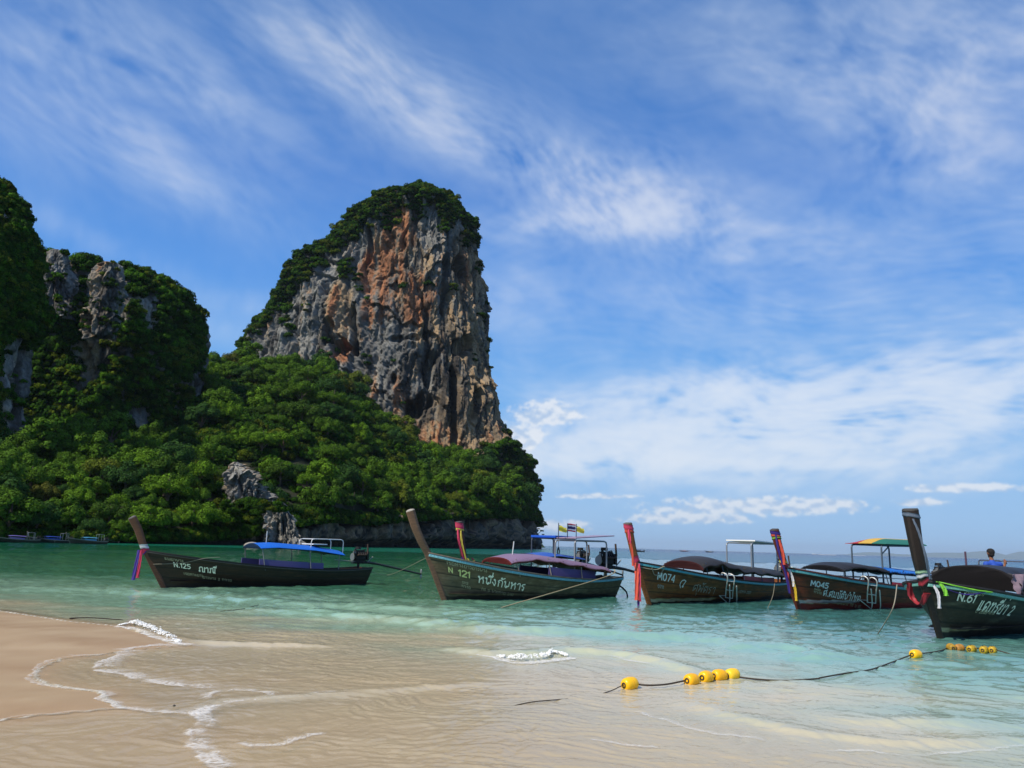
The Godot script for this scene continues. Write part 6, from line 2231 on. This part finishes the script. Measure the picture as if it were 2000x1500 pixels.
func foam_film(c: Array, before: float, after: float, strength: float, cell: float, seed_: float) -> MB:
	# a film of foam lying on the water along a line: fine cells, full of holes
	var len := 0.0
	for k in c.size() - 1:
		len += c[k].distance_to(c[k + 1])
	var step := 0.016
	var n := int(len / step) + 2
	var m := int((before + after) / step) + 2
	var rows := []
	var cols := []
	for a in n:
		var f := float(a) / (n - 1) * (c.size() - 1.001)
		var i := int(f)
		var p: Vector3 = c[i].lerp(c[i + 1], f - i)
		var d: Vector3 = (c[mini(i + 2, c.size() - 1)] - c[maxi(i - 1, 0)]).normalized()
		var o := Vector3(-d.z, 0, d.x)
		if o.z > 0.0:
			o = -o
		var ends := smoothstep(0.0, 0.12, f / (c.size() - 1.0)) * smoothstep(0.0, 0.12, 1.0 - f / (c.size() - 1.0))
		var shift := na.get_noise_2d(p.x * 1.6 + seed_, p.z * 1.6) * 0.10 + na.get_noise_2d(p.x * 7.0 + seed_, p.z * 7.0) * 0.03
		var row := PackedVector3Array()
		var crow := PackedColorArray()
		for b in m:
			var w := lerpf(-before, after, float(b) / (m - 1))
			var q := p + o * (w + shift)
			var body := smoothstep(-before, -before * 0.55, w) * (1.0 - smoothstep(0.0, after, w))
			body = pow(body, 1.3)
			var wx := q.x + nb.get_noise_2d(q.x * 3.0, q.z * 3.0) * 0.12
			var wz := q.z + nb.get_noise_2d(q.x * 3.0 + 9.0, q.z * 3.0) * 0.12
			var hole := nc.get_noise_2d(wx / cell, wz / cell) + 1.0
			var hole2 := nc.get_noise_2d(wx / cell * 2.3 + 4.0, wz / cell * 2.3) + 1.0
			var lace := (1.0 - smoothstep(0.05, 0.10 + 0.5 * body, hole)) * 0.8 + (1.0 - smoothstep(0.05, 0.2 + 0.4 * body, hole2)) * 0.5
			var patchy := smoothstep(-0.35, 0.35, na.get_noise_2d(q.x * 2.2 + seed_, q.z * 2.2 + 3.0) + body * 0.35)
			var lip := exp(-pow((w + before * 0.62) / 0.018, 2.0)) * 0.28
			var alpha := clampf((body * lace * patchy + lip * (0.35 + 0.65 * patchy)) * strength * 0.5, 0.0, 1.0) * ends
			q.y = 0.010 + alpha * 0.012 + nb.get_noise_2d(q.x * 30.0, q.z * 30.0) * 0.003 * alpha
			row.append(q)
			crow.append(Color(0.93, 0.92, 0.895, alpha))
		rows.append(row)
		cols.append(crow)
	var mb := MB.new()
	mb.grid(rows, false, Vector3.UP, cols)
	return mb

func sea_foam() -> void:
	var film := vmat("foam_film", 0.7)
	film.transparency = BaseMaterial3D.TRANSPARENCY_ALPHA
	var im := Image.create_empty(4, 4, false, Image.FORMAT_RGBA8)
	im.fill(Color.WHITE)
	film.albedo_texture = ImageTexture.create_from_image(im)
	var films := [
		# points, metres towards the beach, metres behind the edge, strength, cell size
		[[[352, 1264], [300, 1262], [250, 1271], [205, 1290], [190, 1308], [235, 1318], [300, 1334], [370, 1342], [420, 1350]], 0.05, 0.46, 0.9, 0.09],
		[[[215, 1279], [190, 1279], [115, 1287], [70, 1308], [62, 1324], [84, 1338], [140, 1347], [192, 1352]], 0.03, 0.12, 0.55, 0.06],
		[[[185, 1350], [195, 1360], [200, 1368], [232, 1384], [300, 1392], [365, 1396], [400, 1394]], 0.03, 0.22, 0.8, 0.06],
		[[[365, 1399], [385, 1393], [415, 1380], [450, 1372], [520, 1366], [700, 1350]], 0.10, 0.24, 1.0, 0.07],
		[[[425, 1376], [404, 1400], [398, 1425], [404, 1450], [420, 1475], [440, 1492], [460, 1500]], 0.16, 0.14, 0.95, 0.055],
		[[[460, 1452], [505, 1457], [540, 1454], [590, 1442], [640, 1432]], 0.05, 0.10, 0.8, 0.05],
		[[[395, 1368], [420, 1356], [450, 1350], [500, 1352], [540, 1365]], 0.05, 0.16, 0.8, 0.06],
		[[[0, 1277], [90, 1279], [190, 1280]], 0.02, 0.05, 0.35, 0.05], [[[-20, 1247], [110, 1251], [225, 1257]], 0.02, 0.05, 0.30, 0.05],
		[[[-20, 1408], [60, 1399], [150, 1391], [235, 1384]], 0.02, 0.06, 0.35, 0.05],
		[[[1240, 1390], [1265, 1398], [1300, 1406], [1350, 1424], [1450, 1442], [1500, 1450]], 0.04, 0.10, 0.6, 0.05],
		[[[1150, 1444], [1185, 1448], [1230, 1458], [1290, 1464]], 0.03, 0.08, 0.6, 0.05],
		[[[1600, 1466], [1700, 1470], [1800, 1478], [1900, 1466], [2040, 1458]], 0.03, 0.08, 0.5, 0.05],
		[[[1060, 1270], [1110, 1268], [1170, 1276], [1230, 1290], [1280, 1300]], 0.08, 0.12, 0.8, 0.07],
		[[[930, 1276], [970, 1284], [1010, 1294], [1050, 1294], [1090, 1288], [1120, 1284]], 0.20, 0.16, 1.2, 0.06],
		[[[225, 1224], [262, 1228], [300, 1242], [340, 1254], [380, 1262]], 0.16, 0.20, 1.2, 0.07],
	]
	for k in films.size():
		var l: Array = films[k]
		var pts := []
		for p in l[0]:
			pts.append(sea_pt(p[0], p[1]))
		tag(put("sea_foam", foam_film(curve(pts, 10), l[1], l[2], l[3], l[4], k * 7.3), film), "thin lacy foam along the edge of the running water", "", "", "stuff")
	# the two small crests that break: bubbles heaped on them
	var bubble := MB.new()
	bubble.blob(Vector3.ZERO, Vector3.ONE, Basis(), 4, 6)
	var places := []
	for l in [
		[[[235, 1222], [262, 1220], [290, 1229], [322, 1244], [352, 1256]], 2600, 0.14, 0.006, 0.055],
		[[[970, 1281], [1000, 1289], [1040, 1289], [1070, 1284], [1080, 1278], [1108, 1281]], 3200, 0.13, 0.0055, 0.055],
	]:
		var pts := []
		for p in l[0]:
			pts.append(sea_pt(p[0], p[1]))
		var c := curve(pts, 10)
		for k in l[1]:
			var f := rng.randf() * (c.size() - 1.001)
			var i := int(f)
			var p: Vector3 = c[i].lerp(c[i + 1], f - i)
			var ends := smoothstep(0.0, 0.3, f / (c.size() - 1.0)) * smoothstep(0.0, 0.25, 1.0 - f / (c.size() - 1.0))
			var lump := 0.5 + 0.8 * nb.get_noise_2d(p.x * 3.4, p.z * 3.4 + 2.0) + 0.5 * nb.get_noise_2d(p.x * 17.0, p.z * 17.0)
			if na.get_noise_2d(p.x * 9.0, p.z * 9.0) < -0.12:
				continue
			var g := rng.randfn(0.0, 0.5)
			var r: float = l[3] * pow(rng.randf(), 2.0) * 1.5 + 0.003
			p += Vector3(rng.randfn(0.0, 0.5) * 0.03, 0, g * l[2])
			p.y = 0.02 + rng.randf() * l[4] * exp(-g * g * 2.2) * ends * maxf(lump, 0.1) + 0.03 * ends
			places.append([Transform3D(Basis(Vector3.UP, rng.randf() * TAU).scaled(Vector3(r * 1.4, r * 0.9, r * 1.4)), p), Color(1, 1, 1)])
	var m := StandardMaterial3D.new()
	m.resource_name = "sea_foam"
	m.albedo_color = rgb(240, 240, 236)
	m.roughness = 0.6
	m.vertex_color_use_as_albedo = true
	scatter("sea_foam", [bubble.mesh()], places, "white bubbling foam on the two small breaking crests", m)
